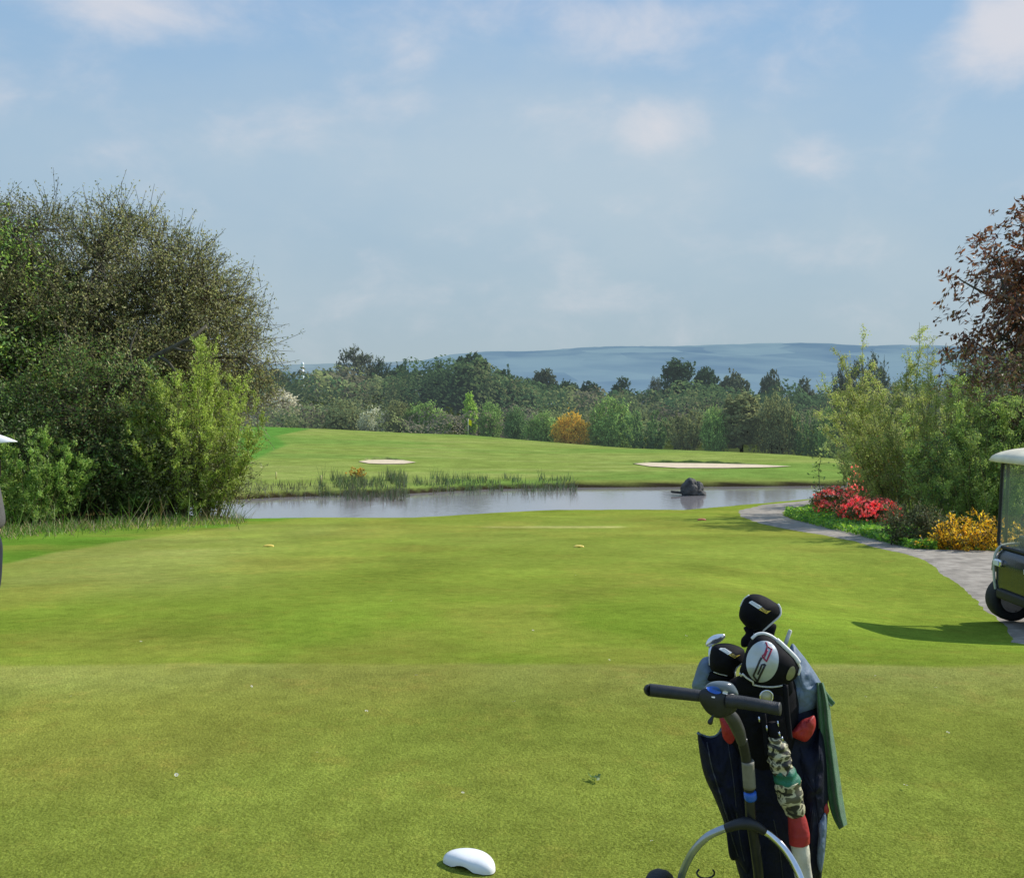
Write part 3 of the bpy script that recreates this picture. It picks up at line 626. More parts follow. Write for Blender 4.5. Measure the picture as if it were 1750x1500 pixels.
def build_right():
    # copper-leaved tree: drooping dark red leaves with sky between
    L = [(0, 0, 4.9, 1.9, 2.0, 1.7), (-.9, 0, 3.9, 1.35, 1.5, 1.0), (.3, 0, 6.3, 1.1, 1.2, 1.0), (1.2, .2, 4.6, 1.9, 1.9, 2.2), (-.35, -.2, 5.4, 1.1, 1.1, 1.0)]
    w, c = grow(31, L, 240, 6, 10, .145, .06, [(.090, .034, .018), (.12, .048, .020), (.06, .028, .018), (.14, .070, .032), (.07, .05, .025)], trunk_r=.17, trunk_top=5.2, limbs=20, clump_r=.35, twig_len=.55, shell=.35,
                twig_col=(.05, .04, .035), droop=.55, up=-.15, gap=.33, gapscale=.8, twig_r=.006, limb_from=.35)
    plant('copper_tree', 'copper leaved tree with drooping dark red leaves at the right edge', 'tree', on_ground(1782, 29), w, c, lm=M_COPPER, rz=0, scale=(1.38, 1.38, 1.32))
    w, c = grow(32, [(0, 0, 2.9, 1.1, 1.0, 1.1), (.6, 0, 2.0, 1.2, 1.0, 1.3)], 130, 7, 8, .11, .05, [(.08, .05, .03), (.06, .035, .025), (.09, .08, .035), (.07, .10, .03)], trunk_r=.07, stems=3, limbs=10, limb_from=.05, clump_r=.3, twig_len=.5, twig_r=.005, spread=.25)
    plant('purple_bush', 'brown purple bush above the roof of the golf buggy', 'bush', on_ground(1738, 22), w, c, lm=M_COPPER)
    cols = [(.19, .22, .055), (.22, .25, .06), (.15, .18, .05), (.18, .17, .075)]
    w, c = stem_shrub(33, 1.55, 4.3, 105, .052, .019, 330, cols, lean=.66, stem_r=.010, stem_col=(.24, .23, .11))
    plant('willow_thicket', 'tall thicket of thin upright green stems left of the copper tree', 'bush', on_ground(1585, 30), w, c, bark=M_STEM, scale=(1.52, 1.52, 1.36), trunk_name='stems', crown_name='leaves')
    w, c = stem_shrub(38, 1.7, 4.2, 80, .07, .026, 230, [(.15, .19, .06), (.17, .20, .065), (.13, .15, .06)], lean=.6, stem_r=.012, stem_col=(.22, .2, .13))
    plant('willow_thicket', 'lower paler thicket of stems between the red flowers and the tall thicket', 'bush', on_ground(1512, 36), w, c, bark=M_STEM, trunk_name='stems', crown_name='leaves')
    w, c = stem_shrub(34, 1.4, 3.3, 70, .06, .022, 260, [(.13, .18, .04), (.16, .205, .045), (.10, .14, .035)], lean=.55, stem_r=.013)
    plant('willow_thicket', 'shorter dark green thicket of stems directly left of the golf buggy', 'bush', on_ground(1690, 21.0), w, c, bark=M_STEM, trunk_name='stems', crown_name='leaves')
    w, c = stem_shrub(35, 1.3, 3.2, 34, .075, .028, 60, [(.13, .14, .06), (.12, .15, .045), (.10, .11, .05)], lean=.55, stem_r=.012, stem_col=(.16, .13, .10))
    plant('willow_thicket', 'sparse grey brown thicket of twigs behind the red flowers', 'bush', on_ground(1540, 31), w, c, bark=M_STEM, trunk_name='stems', crown_name='leaves')
    w, c = grow(36, [(0, 0, 1.5, 2.2, 1.2, 1.6), (2, 0, 1.8, 2, 1.2, 1.8)], 330, 7, 7, .10, .045, G_DARK + G_MID, trunk_r=.08, stems=5, limbs=14, limb_from=0, clump_r=.3, twig_len=.5, twig_r=.005, spread=.6)
    plant('dark_bush', 'dark low bush behind the orange gorse beside the gravel', 'bush', on_ground(1700, 21.5), w, c, scale=.8)
    w, c = grow(37, [(0, 0, .55, .75, .5, .5), (.5, 0, .4, .5, .4, .4)], 120, 6, 7, .07, .035, [(.05, .06, .025), (.08, .07, .03), (.06, .075, .025)], trunk_r=.04, stems=4, limbs=8, limb_from=0, clump_r=.18, twig_len=.28, twig_r=.004, spread=.3)
    plant('heather_bush', 'low dark brown green bush between the red flowers and the gorse', 'bush', on_ground(1556, 18.9), w, c, scale=.72)
    # gorse
    gor = [(.36, .23, .012), (.46, .31, .014), (.25, .15, .012), (.05, .055, .015), (.06, .05, .02), (.30, .17, .012)]
    for (u, Yv, sx, sz, sd, lab) in ((1680, 17.95, .32, .54, 41, 'orange yellow gorse in flower touching the left side of the golf buggy'), (1630, 18.1, .26, .28, 42, 'smaller orange gorse in flower at the gravel edge, left of the tall gorse')):
        w, c = stem_shrub(sd, sx * 1.35, sz * 1.65, 34, .055, .03, 190, gor, lean=.75, stem_r=.012, stem_col=(.09, .07, .03))
        plant('gorse_bush', lab, 'gorse', on_ground(u, Yv), w, c, bark=M_STEM, group='gorse in flower', trunk_name='stems', crown_name='blossom')
    # red azaleas: four mounds
    red = [(.78, .17, .13), (.66, .08, .10), (.82, .28, .19), (.56, .09, .07)]
    for (u, Yv, rx, rz_, frac, sd, lab) in ((1424, 30.5, .60, .46, .62, 51, 'red azalea nearest the pond, leftmost in the flower bed'), (1462, 27.0, .50, .36, .66, 52, 'red azalea in the middle of the front row of flowers'),
                                       (1494, 25.8, .52, .36, .62, 53, 'red azalea at the right end of the front row of flowers'), (1486, 33.5, .75, .95, .42, 54, 'half faded red azalea standing behind the front row of flowers')):
        r = np.random.default_rng(sd)
        w, c = grow(sd, [(0, 0, rz_ * .95, rx, rx * .8, rz_ * .9), (rx * .5, 0, rz_ * .7, rx * .7, rx * .6, rz_ * .7)], 90, 5, 6, .075, .04, [(.06, .09, .025), (.09, .12, .03), (.10, .08, .03)], trunk_r=.04, stems=4, limbs=8, limb_from=0, clump_r=.16, twig_len=.22, twig_r=.004, spread=.25)
        t = plant('azalea_bush', lab, 'azalea', on_ground(u, Yv), w, c, group='red azaleas in the bed', trunk_name='stems', crown_name='leaves')
        g = Geo(); n = int(1500 * frac); d = unit(r.normal(size=(n, 3)) + np.array([0, -.25, .35])); 
        p = d * np.array([rx * 1.15, rx * .95, rz_ * 1.05]) * r.uniform(.8, 1.12, (n, 1)) + np.array([rx * .2, 0, rz_ * .85])
        k = (vnoise(p[:, 0] * 5, p[:, 1] * 5, p[:, 2] * 5, sd) > .68 - frac * .5) & (p[:, 2] > .12)
        g.leaves(p[k], d[k] + r.normal(size=(k.sum(), 3)) * .5, .085, .075, palette(r, k.sum(), red), r)
        obj('blossom', g.mesh('blossom', M_LEAF), t)
    # slim saplings by the pond
    for (u, Yv, h, sd, lab) in ((1408, 35, 2.0, 61, 'thin leafy sapling standing against the pond, left of the red flowers'), (1453, 36.5, 1.5, 62, 'thin sapling growing behind the small black and white post'), (1532, 30, 2.0, 63, 'thin white budded sapling right of the faded azalea')):
        r = np.random.default_rng(sd); g, wd = Geo(), Geo(); pts = curve_pts(np.array([0, 0, -.05]), np.array([r.normal() * .1, 0, h]), 9, 0, r, .03)
        wd.sticks(pts[:-1], pts[1:], np.linspace(.022, .008, 8), np.linspace(.020, .006, 8), (.22, .22, .14), 5)
        n = 70; k = r.integers(1, 9, n); pos = pts[k] + r.normal(size=(n, 3)) * np.array([.16, .16, .1]); g.sticks(pts[k], pos, .006, .003, (.14, .12, .08))
        g.leaves(pos, r.normal(size=(n, 3)), .12, .07, palette(r, n, [(.10, .16, .04), (.16, .2, .06)] + ([(.5, .5, .45)] if sd == 63 else [])), r)
        plant('sapling', lab, 'sapling', on_ground(u, Yv), wd, g, bark=M_STEM, trunk_name='stem', crown_name='leaves')
    # ground cover in the bed
    r = np.random.default_rng(8); g = Geo(); n = 6500; u = r.uniform(1342, 1600, n); vt = np.interp(u, [1340, 1360, 1400, 1440, 1500, 1560, 1600], [878, 890, 900, 908, 925, 938, 940]); vv = vt - r.random(n) ** 1.6 * np.interp(u, [1342, 1400, 1600], [8, 38, 30])
    tb = np.linspace(44, 15, 400); Yv = np.interp(vv, HV - F * zup(tb) / tb, tb); X = (u - CU) / F * Yv; b = np.stack([X, Yv, zt(X, Yv)], 1)
    g.leaves(b + np.stack([0 * X, 0 * X, r.uniform(.02, .16, n)], 1), r.normal(size=(n, 3)) + np.array([0, -.3, .8]), .10, .055, palette(r, n, [(.10, .20, .02), (.07, .15, .02), (.16, .24, .02), (.05, .10, .02)]), r)
    tag(obj('ground_cover', g.mesh('ground_cover', M_LEAF)), 'low green ground cover between the gravel path and the red flowers', 'ground cover', kind='stuff')
build_right()

# ------------------------------------------------------------------ the belt of trees beyond the green
def build_belt():
    def proto(seed, kind):
        if kind == 'round':   # broad oak-like
            return grow(seed, [(0, 0, 5.2, 3.6, 3.6, 3.4), (1.6, 0, 4.2, 2.8, 2.8, 2.6), (-1.8, .3, 4.6, 2.6, 2.6, 2.6)], 230, 4, 8, .62, .42, [(.9, .9, .9), (1.15, 1.1, 1.0), (.7, .75, .7)], trunk_r=.28, limbs=14, clump_r=.8, twig_len=.9, gap=.22, gapscale=1.3, twig_r=.03, twig_col=(.7, .6, .45))
        if kind == 'tall':
            return grow(seed, [(0, 0, 6.0, 2.1, 2.1, 4.4), (.5, 0, 4.2, 2.4, 2.2, 3)], 200, 4, 7, .55, .36, [(.9, .9, .9), (1.15, 1.1, 1.0), (.7, .75, .7)], trunk_r=.24, limbs=14, clump_r=.7, twig_len=1.0, gap=.3, gapscale=1.1, twig_r=.03, twig_col=(.7, .6, .45), up=.6)
        if kind == 'airy':    # thin, half-leafed crown
            return grow(seed, [(0, 0, 6.2, 2.4, 2.4, 3.6)], 130, 5, 4, .42, .26, [(.95, .9, .85), (1.2, 1.1, 1.0), (.7, .7, .7)], trunk_r=.2, limbs=16, clump_r=.6, twig_len=1.2, gap=.38, gapscale=1.0, twig_r=.035, twig_col=(.75, .65, .5), up=.7)
        if kind == 'bush':    # willow scrub reaching the ground
            return grow(seed, [(0, 0, 1.9, 2.2, 1.9, 2.0), (1.1, 0, 1.5, 1.7, 1.6, 1.6), (-1.2, 0, 1.4, 1.6, 1.6, 1.5)], 260, 5, 6, .24, .13, [(.9, .9, .9), (1.2, 1.15, 1.0), (.7, .75, .7)], trunk_r=.12, stems=5, limbs=12, limb_from=0, clump_r=.45, twig_len=.7, up=.7, twig_r=.014, twig_col=(.8, .75, .6), spread=.6)
        if kind == 'shoot':
            return stem_shrub(seed, 1.7, 4.2, 34, .22, .09, 90, [(.9, .9, .9), (1.2, 1.15, 1.0), (.7, .75, .7)], lean=.6, stem_r=.016, stem_col=(.75, .7, .55))
    PM = {}
    for k, kind in enumerate(('round', 'tall', 'airy', 'bush', 'shoot')):
        for q in range(3 if kind in ('round', 'bush') else 2):
            w, c = proto(100 + 10 * k + q, kind)
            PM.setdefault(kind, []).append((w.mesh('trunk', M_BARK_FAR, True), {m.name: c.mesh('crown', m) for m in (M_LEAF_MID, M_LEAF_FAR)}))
    H0 = {'round': 8.6, 'tall': 10.4, 'airy': 9.8, 'bush': 3.9, 'shoot': 4.3}; W0 = {'round': 8.2, 'tall': 5.0, 'airy': 5.4, 'bush': 5.6, 'shoot': 4.6}
    r = random.Random(3); cnt = {}
    def put(name, kind, label, u, Yv, vtop, wpx, color, cat='tree', group=None, vbase=None):
        g = on_ground(u, Yv) if vbase is None else P(u, vbase, Yv)
        h = -(vtop - HV) / F * Yv - g.z; w = wpx / F * Yv
        i = cnt.get(kind, 0); cnt[kind] = i + 1; wm, cm = PM[kind][i % len(PM[kind])]
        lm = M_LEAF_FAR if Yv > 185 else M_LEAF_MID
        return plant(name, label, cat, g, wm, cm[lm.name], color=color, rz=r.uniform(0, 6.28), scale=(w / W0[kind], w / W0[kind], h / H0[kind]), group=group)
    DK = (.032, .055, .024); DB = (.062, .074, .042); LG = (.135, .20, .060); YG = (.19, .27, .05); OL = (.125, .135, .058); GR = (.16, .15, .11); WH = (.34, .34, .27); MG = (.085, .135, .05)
    B = [  # front row, standing just over the crest
        ('blossom_bush', 'bush', 'grey white blossoming bush at the far left of the row behind the green', 442, 166, 690, 62, WH),
        ('blossom_bush', 'airy', 'taller grey blossom tree near the left end behind the green', 482, 167, 668, 60, WH),
        ('scrub_bush', 'shoot', 'grey brown twiggy scrub between the two white blossoms', 532, 163, 684, 66, GR),
        ('scrub_bush', 'bush', 'brown olive scrub left of the lower white blossom', 586, 161, 686, 66, OL),
        ('blossom_bush', 'bush', 'low round white blossoming bush on the edge of the green above the left bunker', 640, 157, 700, 60, WH),
        ('scrub_bush', 'bush', 'dull green scrub right of the low white blossom', 680, 158, 690, 60, OL),
        ('willow_bush', 'bush', 'pale green rounded willow left of the yellow flag', 727, 158, 690, 84, LG),
        ('willow_bush', 'tall', 'slim bright green young tree straight behind the yellow flag', 803, 158, 676, 26, YG),
        ('willow_bush', 'bush', 'pale green willow just right of the yellow flag', 838, 154, 690, 58, LG),
        ('scrub_bush', 'bush', 'dark green scrub between the flag and the orange gorse', 882, 148, 700, 60, MG),
        ('willow_bush', 'bush', 'dull pale willow touching the left of the orange gorse', 928, 142, 706, 60, LG),
        ('gorse_bush', 'bush', 'large orange gorse in flower in the middle of the far bushes', 976, 136.5, 707, 62, (.36, .25, .04)),
        ('willow_bush', 'bush', 'broad pale green willow right of the orange gorse', 1046, 137, 688, 100, LG),
        ('willow_bush', 'shoot', 'mid green willow right of the broad pale willow', 1108, 130, 690, 92, MG),
        ('scrub_bush', 'shoot', 'olive scrub behind the pond rock', 1172, 126, 690, 84, OL),
        ('willow_bush', 'bush', 'yellowish low willow behind the right bunker', 1222, 122, 700, 60, LG),
        ('willow_bush', 'tall', 'olive tree over the middle of the right bunker', 1268, 124, 672, 80, OL),
        ('scrub_bush', 'bush', 'dark olive tree over the right tip of the bunker', 1326, 120, 680, 84, OL),
        ('scrub_bush', 'shoot', 'dark shaded scrub left of the pond saplings', 1378, 118, 688, 66, MG),
        ('willow_bush', 'bush', 'yellow green bush above the leafy pond sapling', 1418, 113, 705, 50, LG),
        ('scrub_bush', 'tall', 'brownish tree above the faded azalea', 1462, 113, 676, 80, OL),
        ('scrub_bush', 'tall', 'grey green tree half behind the right willow thicket', 1520, 112, 668, 84, OL),
        # middle distance, standing out against hill and sky
        ('dark_tree', 'round', 'hazy tree top just right of the domed tree', 440, 225, 628, 62, DB),
        ('dark_tree', 'round', 'small dark tree left of the white tower', 470, 235, 632, 44, DB),
        ('twiggy_tree', 'airy', 'tallest twiggy tree breaking the skyline left of centre', 606, 205, 596, 62, DB),
        ('dark_tree', 'airy', 'open branched tree right of the tallest twiggy tree', 645, 212, 616, 46, DK),
        ('dark_tree', 'round', 'rounded dark tree between the twiggy tree and the flag', 685, 215, 627, 56, DK),
        ('dark_tree', 'round', 'dark tree directly left of the highest dark tree', 748, 208, 624, 52, DK),
        ('dark_tree', 'round', 'highest dark tree standing behind the yellow flag', 806, 196, 609, 92, DK),
        ('dark_tree', 'round', 'dark shoulder tree right of the highest dark tree', 858, 205, 636, 74, DK),
        ('dark_tree', 'round', 'dark tree in the middle belt above the pale willow', 905, 215, 652, 60, DK),
        ('hedgerow_tree', 'round', 'small hazy lone tree standing on the skyline of the hill foot', 931, 300, 632, 40, DB),
        ('hedgerow_tree', 'round', 'low dark tree above the orange gorse', 968, 285, 653, 44, DK),
        ('hedgerow_tree', 'round', 'low dark tree left of the pale far field', 1008, 270, 654, 46, DK),
        ('hedgerow_tree', 'tall', 'narrow dark tree beside the pale far field', 1063, 255, 648, 36, DK),
        ('hedgerow_tree', 'airy', 'thin bare tree left of the tall right hand tree', 1120, 230, 646, 26, DB),
        ('dark_tree', 'tall', 'tall dark tree rising against the hill above the pond rock', 1161, 205, 614, 62, DK),
        ('dark_tree', 'round', 'dark tree right of the tall tree above the rock', 1206, 210, 631, 52, DK),
        ('dark_tree', 'round', 'brownish round tree above the right bunker', 1255, 215, 641, 60, DB),
        ('dark_tree', 'round', 'rounded green tree right of the brownish tree', 1318, 205, 639, 46, DB),
        ('dark_tree', 'tall', 'pointed tree right of the rounded green tree', 1376, 200, 652, 36, DB),
        ('poplar_tree', 'airy', 'leftmost of the blue green poplars by the thicket', 1440, 150, 632, 34, (.06, .075, .06)),
        ('poplar_tree', 'airy', 'blue green poplar second from the left by the thicket', 1466, 152, 619, 38, (.06, .08, .06)),
        ('poplar_tree', 'airy', 'blue green poplar nearest the right willow thicket', 1497, 150, 614, 42, (.06, .08, .055)),
        ('hedgerow_tree', 'airy', 'faint thin tree immediately right of the white tower', 547, 300, 634, 24, DB),
        ('hedgerow_tree', 'round', 'low hazy tree right of the faint thin tree', 563, 290, 634, 40, DB),
    ]
    for (nm, kind, lab, u, Yv, vt, w, c) in B:
        put(nm, kind, lab, u, Yv, vt, w, c, 'tree' if nm.endswith('tree') else ('gorse' if 'gorse' in nm else 'bush'))
    # the mass of woodland behind, nobody could count it
    r2 = np.random.default_rng(77)
    def wood(seed, n, ylo, yhi, vtop_tab, u0, u1, mat_, cols, leaf, depth):
        rr = np.random.default_rng(seed); u = rr.uniform(u0, u1, n); Yv = rr.uniform(ylo, yhi, n)
        ut, vt = zip(*vtop_tab); x = (u - CU) / F * Yv
        lump = fbm(x * .16, Yv * .16, s=seed, o=3)
        top = -(np.interp(u, ut, vt) - HV) / F * (ylo + yhi) / 2 + (lump - .5) * 7.5
        gz = zt(x, Yv); z = gz + (top - gz) * (1 - rr.random(n) ** 2.2 * depth)
        keep = (z > gz + .1)
        p = np.stack([x, Yv, z], 1)[keep]; tone = (.16 + 1.55 * fbm(x * .15 + 9, Yv * .15, z * .22, s=seed + 3, o=3))[keep][:, None]
        g = Geo(); m = len(p)
        # lump faces give the mass its light and dark sides
        e = .6; gx = (fbm((x + e) * .16, Yv * .16, s=seed, o=3) - lump)[keep] / e * 7.5; gy = (fbm(x * .16, (Yv + e) * .16, s=seed, o=3) - lump)[keep] / e * 7.5
        nr = np.stack([-gx, -gy - .3, np.full(m, .8)], 1) + rr.normal(size=(m, 3)) * .3
        hue = (fbm(x * .07, Yv * .07, s=seed + 5, o=2))[keep]
        ci = np.clip(((hue - .3) / .4 * len(cols)).astype(int), 0, len(cols) - 1)
        g.leaves(p, nr, leaf, leaf * .62, np.array(cols)[ci] * rr.uniform(.85, 1.15, (m, 1)) * tone, rr)
        return g.mesh('woodland', mat_)
    cols = [(.036, .062, .024), (.055, .082, .028), (.080, .095, .038), (.040, .072, .028), (.10, .115, .042), (.070, .066, .038)]
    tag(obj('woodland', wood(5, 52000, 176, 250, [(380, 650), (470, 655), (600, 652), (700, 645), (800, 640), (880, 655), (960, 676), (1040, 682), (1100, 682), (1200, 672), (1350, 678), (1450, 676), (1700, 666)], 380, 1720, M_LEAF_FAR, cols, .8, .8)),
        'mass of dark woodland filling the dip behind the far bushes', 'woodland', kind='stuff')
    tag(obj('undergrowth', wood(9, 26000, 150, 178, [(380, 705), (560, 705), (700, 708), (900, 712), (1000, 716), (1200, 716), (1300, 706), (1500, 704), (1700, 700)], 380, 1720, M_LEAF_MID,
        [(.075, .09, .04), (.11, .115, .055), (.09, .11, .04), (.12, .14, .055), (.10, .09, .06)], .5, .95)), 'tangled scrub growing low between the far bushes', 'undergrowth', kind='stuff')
build_belt()

# ------------------------------------------------------------------ reeds, rock and small things round the pond and tees
def build_small():
    r = np.random.default_rng(4); g = Geo()
    def reeds(n, u0, u1, v0, v1, h0, h1, cols, dens=None):
        u = r.uniform(u0, u1, n); v = r.uniform(v0, v1, n)
        if dens: 
            k = vnoise(u / 14, v / 6, s=2) > dens; u, v = u[k], v[k]
        n = len(u); Yv = np.minimum(9520 / (v - HV) if True else 0, 76); X = (u - CU) / F * Yv
        z = np.maximum(zt(X, Yv), WATER) - .04; b = np.stack([X, Yv, z], 1); d = np.stack([r.normal(0, .24, n), r.normal(0, .2, n), np.ones(n)], 1)
        h = r.uniform(h0, h1, n)[:, None] * (.6 + .8 * vnoise(u / 20, v / 10, s=6))[:, None]
        g.sticks(b, b + unit(d) * h, .016, .003, palette(r, n, cols, .35), 3)
    GRN = [(.26, .36, .16), (.3, .4, .2), (.2, .29, .12), (.4, .4, .25)]; STR = [(.36, .32, .22), (.28, .24, .14), (.16, .2, .1), (.42, .40, .32)]
    reeds(1500, 545, 700, 829, 850, .3, .85, GRN + GRN + STR, .28); reeds(380, 590, 692, 846, 857, .3, .85, GRN + STR + STR + STR, .3); reeds(1700, 660, 985, 826, 840, .25, .75, GRN + GRN + GRN + STR, .36)
    reeds(420, 400, 560, 838, 852, .2, .5, STR, .35); reeds(260, 740, 985, 838, 847, .3, .8, GRN + STR, .55)
    tag(obj('reeds', g.mesh('reeds', M_LEAF)), 'grey green reeds and pale stalks along the far edge of the pond', 'reeds', kind='stuff')
    # small gorse tuft on the far bank
    w, c = stem_shrub(71, .55, .75, 24, .10, .06, 110, [(.36, .22, .02), (.10, .10, .03), (.25, .16, .03)], lean=.7, stem_r=.012)
    plant('gorse_bush', 'tiny orange gorse tuft above the reeds on the far bank', 'gorse', on_ground(611, 70), w, c, bark=M_STEM, trunk_name='stems', crown_name='blossom')
    # rock standing in the pond edge
    mr = mat('dark_rock', (.035, .036, .038), .8, .6, 3.0, bump=.9, bscale=9, second=(.13, .125, .115))
    c0 = P(1182, 846, 9520 / (846 - HV)); c0.z = WATER
    t = empty('rock', c0, 'dark grey lump of rock standing in the pond by the far bank', 'rock')
    def lump(ctr, sx, sy, sz, sd, m, par, nm):
        bm = bmesh.new(); bmesh.ops.create_icosphere(bm, subdivisions=4, radius=1)
        co = np.array([v.co for v in bm.verts]); f = 1 + .55 * (fbm(co[:, 0] * 1.6 + sd, co[:, 1] * 1.6, co[:, 2] * 1.6, s=sd) - .5) + .25 * (np.abs(fbm(co[:, 0] * 4, co[:, 1] * 4 + sd, co[:, 2] * 4, s=sd) - .5))
        for v, k in zip(bm.verts, f): v.co = Vector((v.co.x * sx * k + ctr[0], v.co.y * sy * k + ctr[1], v.co.z * sz * k + ctr[2]))
        return bm_obj(nm, bm, m, par, False)
    lump((-.12, 0, .36), .60, .5, .85, 3, mr, t, 'boulder'); lump((.42, .1, .35), .45, .4, .62, 5, mr, t, 'boulder'); lump((.62, -.1, .05), .35, .3, .3, 6, mr, t, 'boulder')
    bm = bmesh.new(); bmesh.ops.create_cube(bm, size=1, matrix=Matrix.LocRotScale(Vector((-1.0, .1, .20)), Matrix.Rotation(.12, 3, 'Y'), Vector((.85, .28, .16)))); bmesh.ops.bevel(bm, geom=bm.edges[:], offset=.03, segments=2, affect='EDGES')
    bm_obj('plank', bm, mat('wet_plank', (.07, .06, .05), .7, .4, 8), t, False)
    t.scale = (.88, .88, .85)
    # golf flag
    b = on_ground(800, 140.5); t = empty('golf_flag', b, 'yellow flag on a thin white pole in the far green', 'flag')
    def tube(name, pts, rad, m, par, k=10, closed=False, world=None):
        pts = [Vector(p) for p in pts]; rad = rad if isinstance(rad, (list, tuple)) else [rad] * len(pts); bm = bmesh.new(); rings = []
        nrm = None
        for i, p in enumerate(pts):
            d = ((pts[min(i + 1, len(pts) - 1)] if not closed else pts[(i + 1) % len(pts)]) - (pts[max(i - 1, 0)] if not closed else pts[i - 1])).normalized()
            if nrm is None: nrm = d.orthogonal().normalized()
            nrm = (nrm - d * nrm.dot(d)).normalized(); bn = d.cross(nrm)
            rings.append([bm.verts.new(p + (nrm * math.cos(6.28318 * j / k) + bn * math.sin(6.28318 * j / k)) * rad[i]) for j in range(k)])
        for i in range(len(rings) - (0 if closed else 1)):
            A, B_ = rings[i], rings[(i + 1) % len(rings)]
            for j in range(k): bm.faces.new((A[j], A[(j + 1) % k], B_[(j + 1) % k], B_[j]))
        if not closed: bm.faces.new(rings[0]); bm.faces.new(rings[-1])
        return bm_obj(name, bm, m, par)
    globals()['tube'] = tube
    white = mat('white_paint', (.78, .77, .74), .5, .06, 30); globals()['M_WHITE'] = white
    tube('pole', [(0, 0, 0), (0, 0, 2.3)], .035, white, t)
    bm = bmesh.new(); a = [[bm.verts.new((.03 + .46 * i / 3, .05 * math.sin(i * 1.3), 2.28 - .40 * j - .25 * i / 3)) for j in range(3)] for i in range(4)]
    for i in range(3):
        for j in range(2): bm.faces.new((a[i][j], a[i + 1][j], a[i + 1][j + 1], a[i][j + 1]))
    bm_obj('flag', bm, mat('yellow_cloth', (.90, .80, .02), .8, .1, 20), t)
    # stakes
    for (u, Yv, h, lab) in ((549, 64, .62, 'pale yellow hazard stake at the pond edge above the reeds'), (472, 68, .45, 'short pale stake in the grass near the left end of the pond')):
        t = empty('hazard_stake', on_ground(u, Yv), lab, 'stake'); y = mat('stake_paint', (.62, .56, .22), .6, .1, 10)
        tube('post', [(0, 0, -.05), (0, 0, h), (0, 0, h + .03)], [.05, .05, .02], y, t)
    # far white tower
    b = on_ground(517, 640); t = empty('tower', b, 'slim white tower far away on the left skyline', 'tower'); zt_ = -(619 - HV) / F * 640 - b.z
    wf = mat('white_render', (.8, .82, .86), .7, .05, .5)
    tube('shaft', [(0, 0, -1), (0, 0, zt_ * .55), (0, 0, zt_ * .93)], [1.3, 1.05, .95], wf, t); tube('cap', [(0, 0, zt_ * .932), (0, 0, zt_ * .97), (0, 0, zt_)], [1.05, .95, .6], wf, t)
    # black and white marker post near the flowers
    b = on_ground(1451, 38); t = empty('marker_post', b, 'small black post with white rims standing behind the red flowers', 'post'); blk = mat('black_plastic', (.012, .012, .014), .4, .3, 30); globals()['M_BLK'] = blk
    tube('post', [(0, 0, -.05), (0, 0, .32)], .05, blk, t)
    bm = bmesh.new(); bmesh.ops.create_cone(bm, cap_ends=True, segments=28, radius1=.25, radius2=.25, depth=.09, matrix=Matrix.LocRotScale(Vector((0, 0, .42)), Matrix.Rotation(R(62), 3, 'Z') @ Matrix.Rotation(R(90), 3, 'X'), Vector((.72, 1.25, 1)))); bm_obj('board', bm, blk, t, False)
    for sgn in (-1, 1):
        rot = Matrix.Rotation(R(62), 3, 'Z'); off = rot @ Vector((0, sgn * .055, 0))
        tube('rim', [rot @ Vector((.19 * math.cos(a * .2618), 0, .32 * math.sin(a * .2618))) + off + Vector((0, 0, .42)) for a in range(24)], .03, white, t, 6, True)
    # tee markers: bean-shaped domes on the grass
    def marker(name, lab, loc, L, col, rz, bend=.20, group=None):
        bm = bmesh.new(); n, m = 48, 12; rings = []
        for j in range(m + 1):
            th = math.pi / 2 * j / m; rr = math.cos(th) ** .55 if j < m else 0; hh = math.sin(th) ** .8
            ring = []
            for i in range(n):
                a = 6.28318 * i / n; x = math.cos(a) * L / 2 * rr; y = math.sin(a) * L * .27 * rr
                y += bend * (L * .5) * (1 - (2 * x / L) ** 2) - bend * L * .2
                arch = .013 * max(0, 1 - ((x + L * .02) / (L * .2)) ** 2) * (1 if math.sin(a) < -.1 else 0) * (1 - hh) * (L / .2)
                ring.append(bm.verts.new((x, y, L * .20 * hh + arch)))
            rings.append(ring)
        for A, B_ in zip(rings, rings[1:]):
            for i in range(n): bm.faces.new((A[i], A[(i + 1) % n], B_[(i + 1) % n], B_[i]))
        bmesh.ops.remove_doubles(bm, verts=bm.verts[:], dist=.0004)
        o = bm_obj(name, bm, mat(name + '_paint', col, .35, .05, 12, bump=.05, bscale=120), None); o.location = loc; o.rotation_euler.z = rz
        return tag(o, lab, 'tee marker', group)
    p = P(803, 1481, 3.81); p.z = zg(p.x, p.y) + .004
    marker('tee_marker', 'large white bean shaped tee marker on the grass at the bottom of the photo', p, .225, (.82, .82, .82), R(-30))
    for (u, v, lab) in ((459, 934, 'left of the two small yellow tee markers on the forward tee'), (989, 935, 'right of the two small yellow tee markers on the forward tee')):
        h = hit(u, v); marker('tee_marker', lab, h, .20, (.80, .60, .10), R(8), group='yellow tee markers')
    h = hit(1199, 889); marker('tee_marker', 'red tee marker lying on the edge of the grass near the pond and path', h, .26, (.42, .09, .04), R(10))
    # daisies and a leaf sprig in the near grass
    dm = mat('daisy_petals', (.8, .8, .76), .7, .05, 50); dy = mat('daisy_eye', (.6, .45, .05), .7, .1, 50)
    proto = None; rr = random.Random(12)
    spots = [(122, 1193), (625, 1222), (712, 1159), (910, 1081), (1618, 1258), (1497, 1158), (1115, 1442), (428, 1176), (542, 1290), (300, 1330), (984, 985), (880, 1205), (1478, 1195), (1040, 1130), (670, 1029), (1600, 1180), (1546, 1350), (240, 1100), (1172, 1090), (790, 1360)]
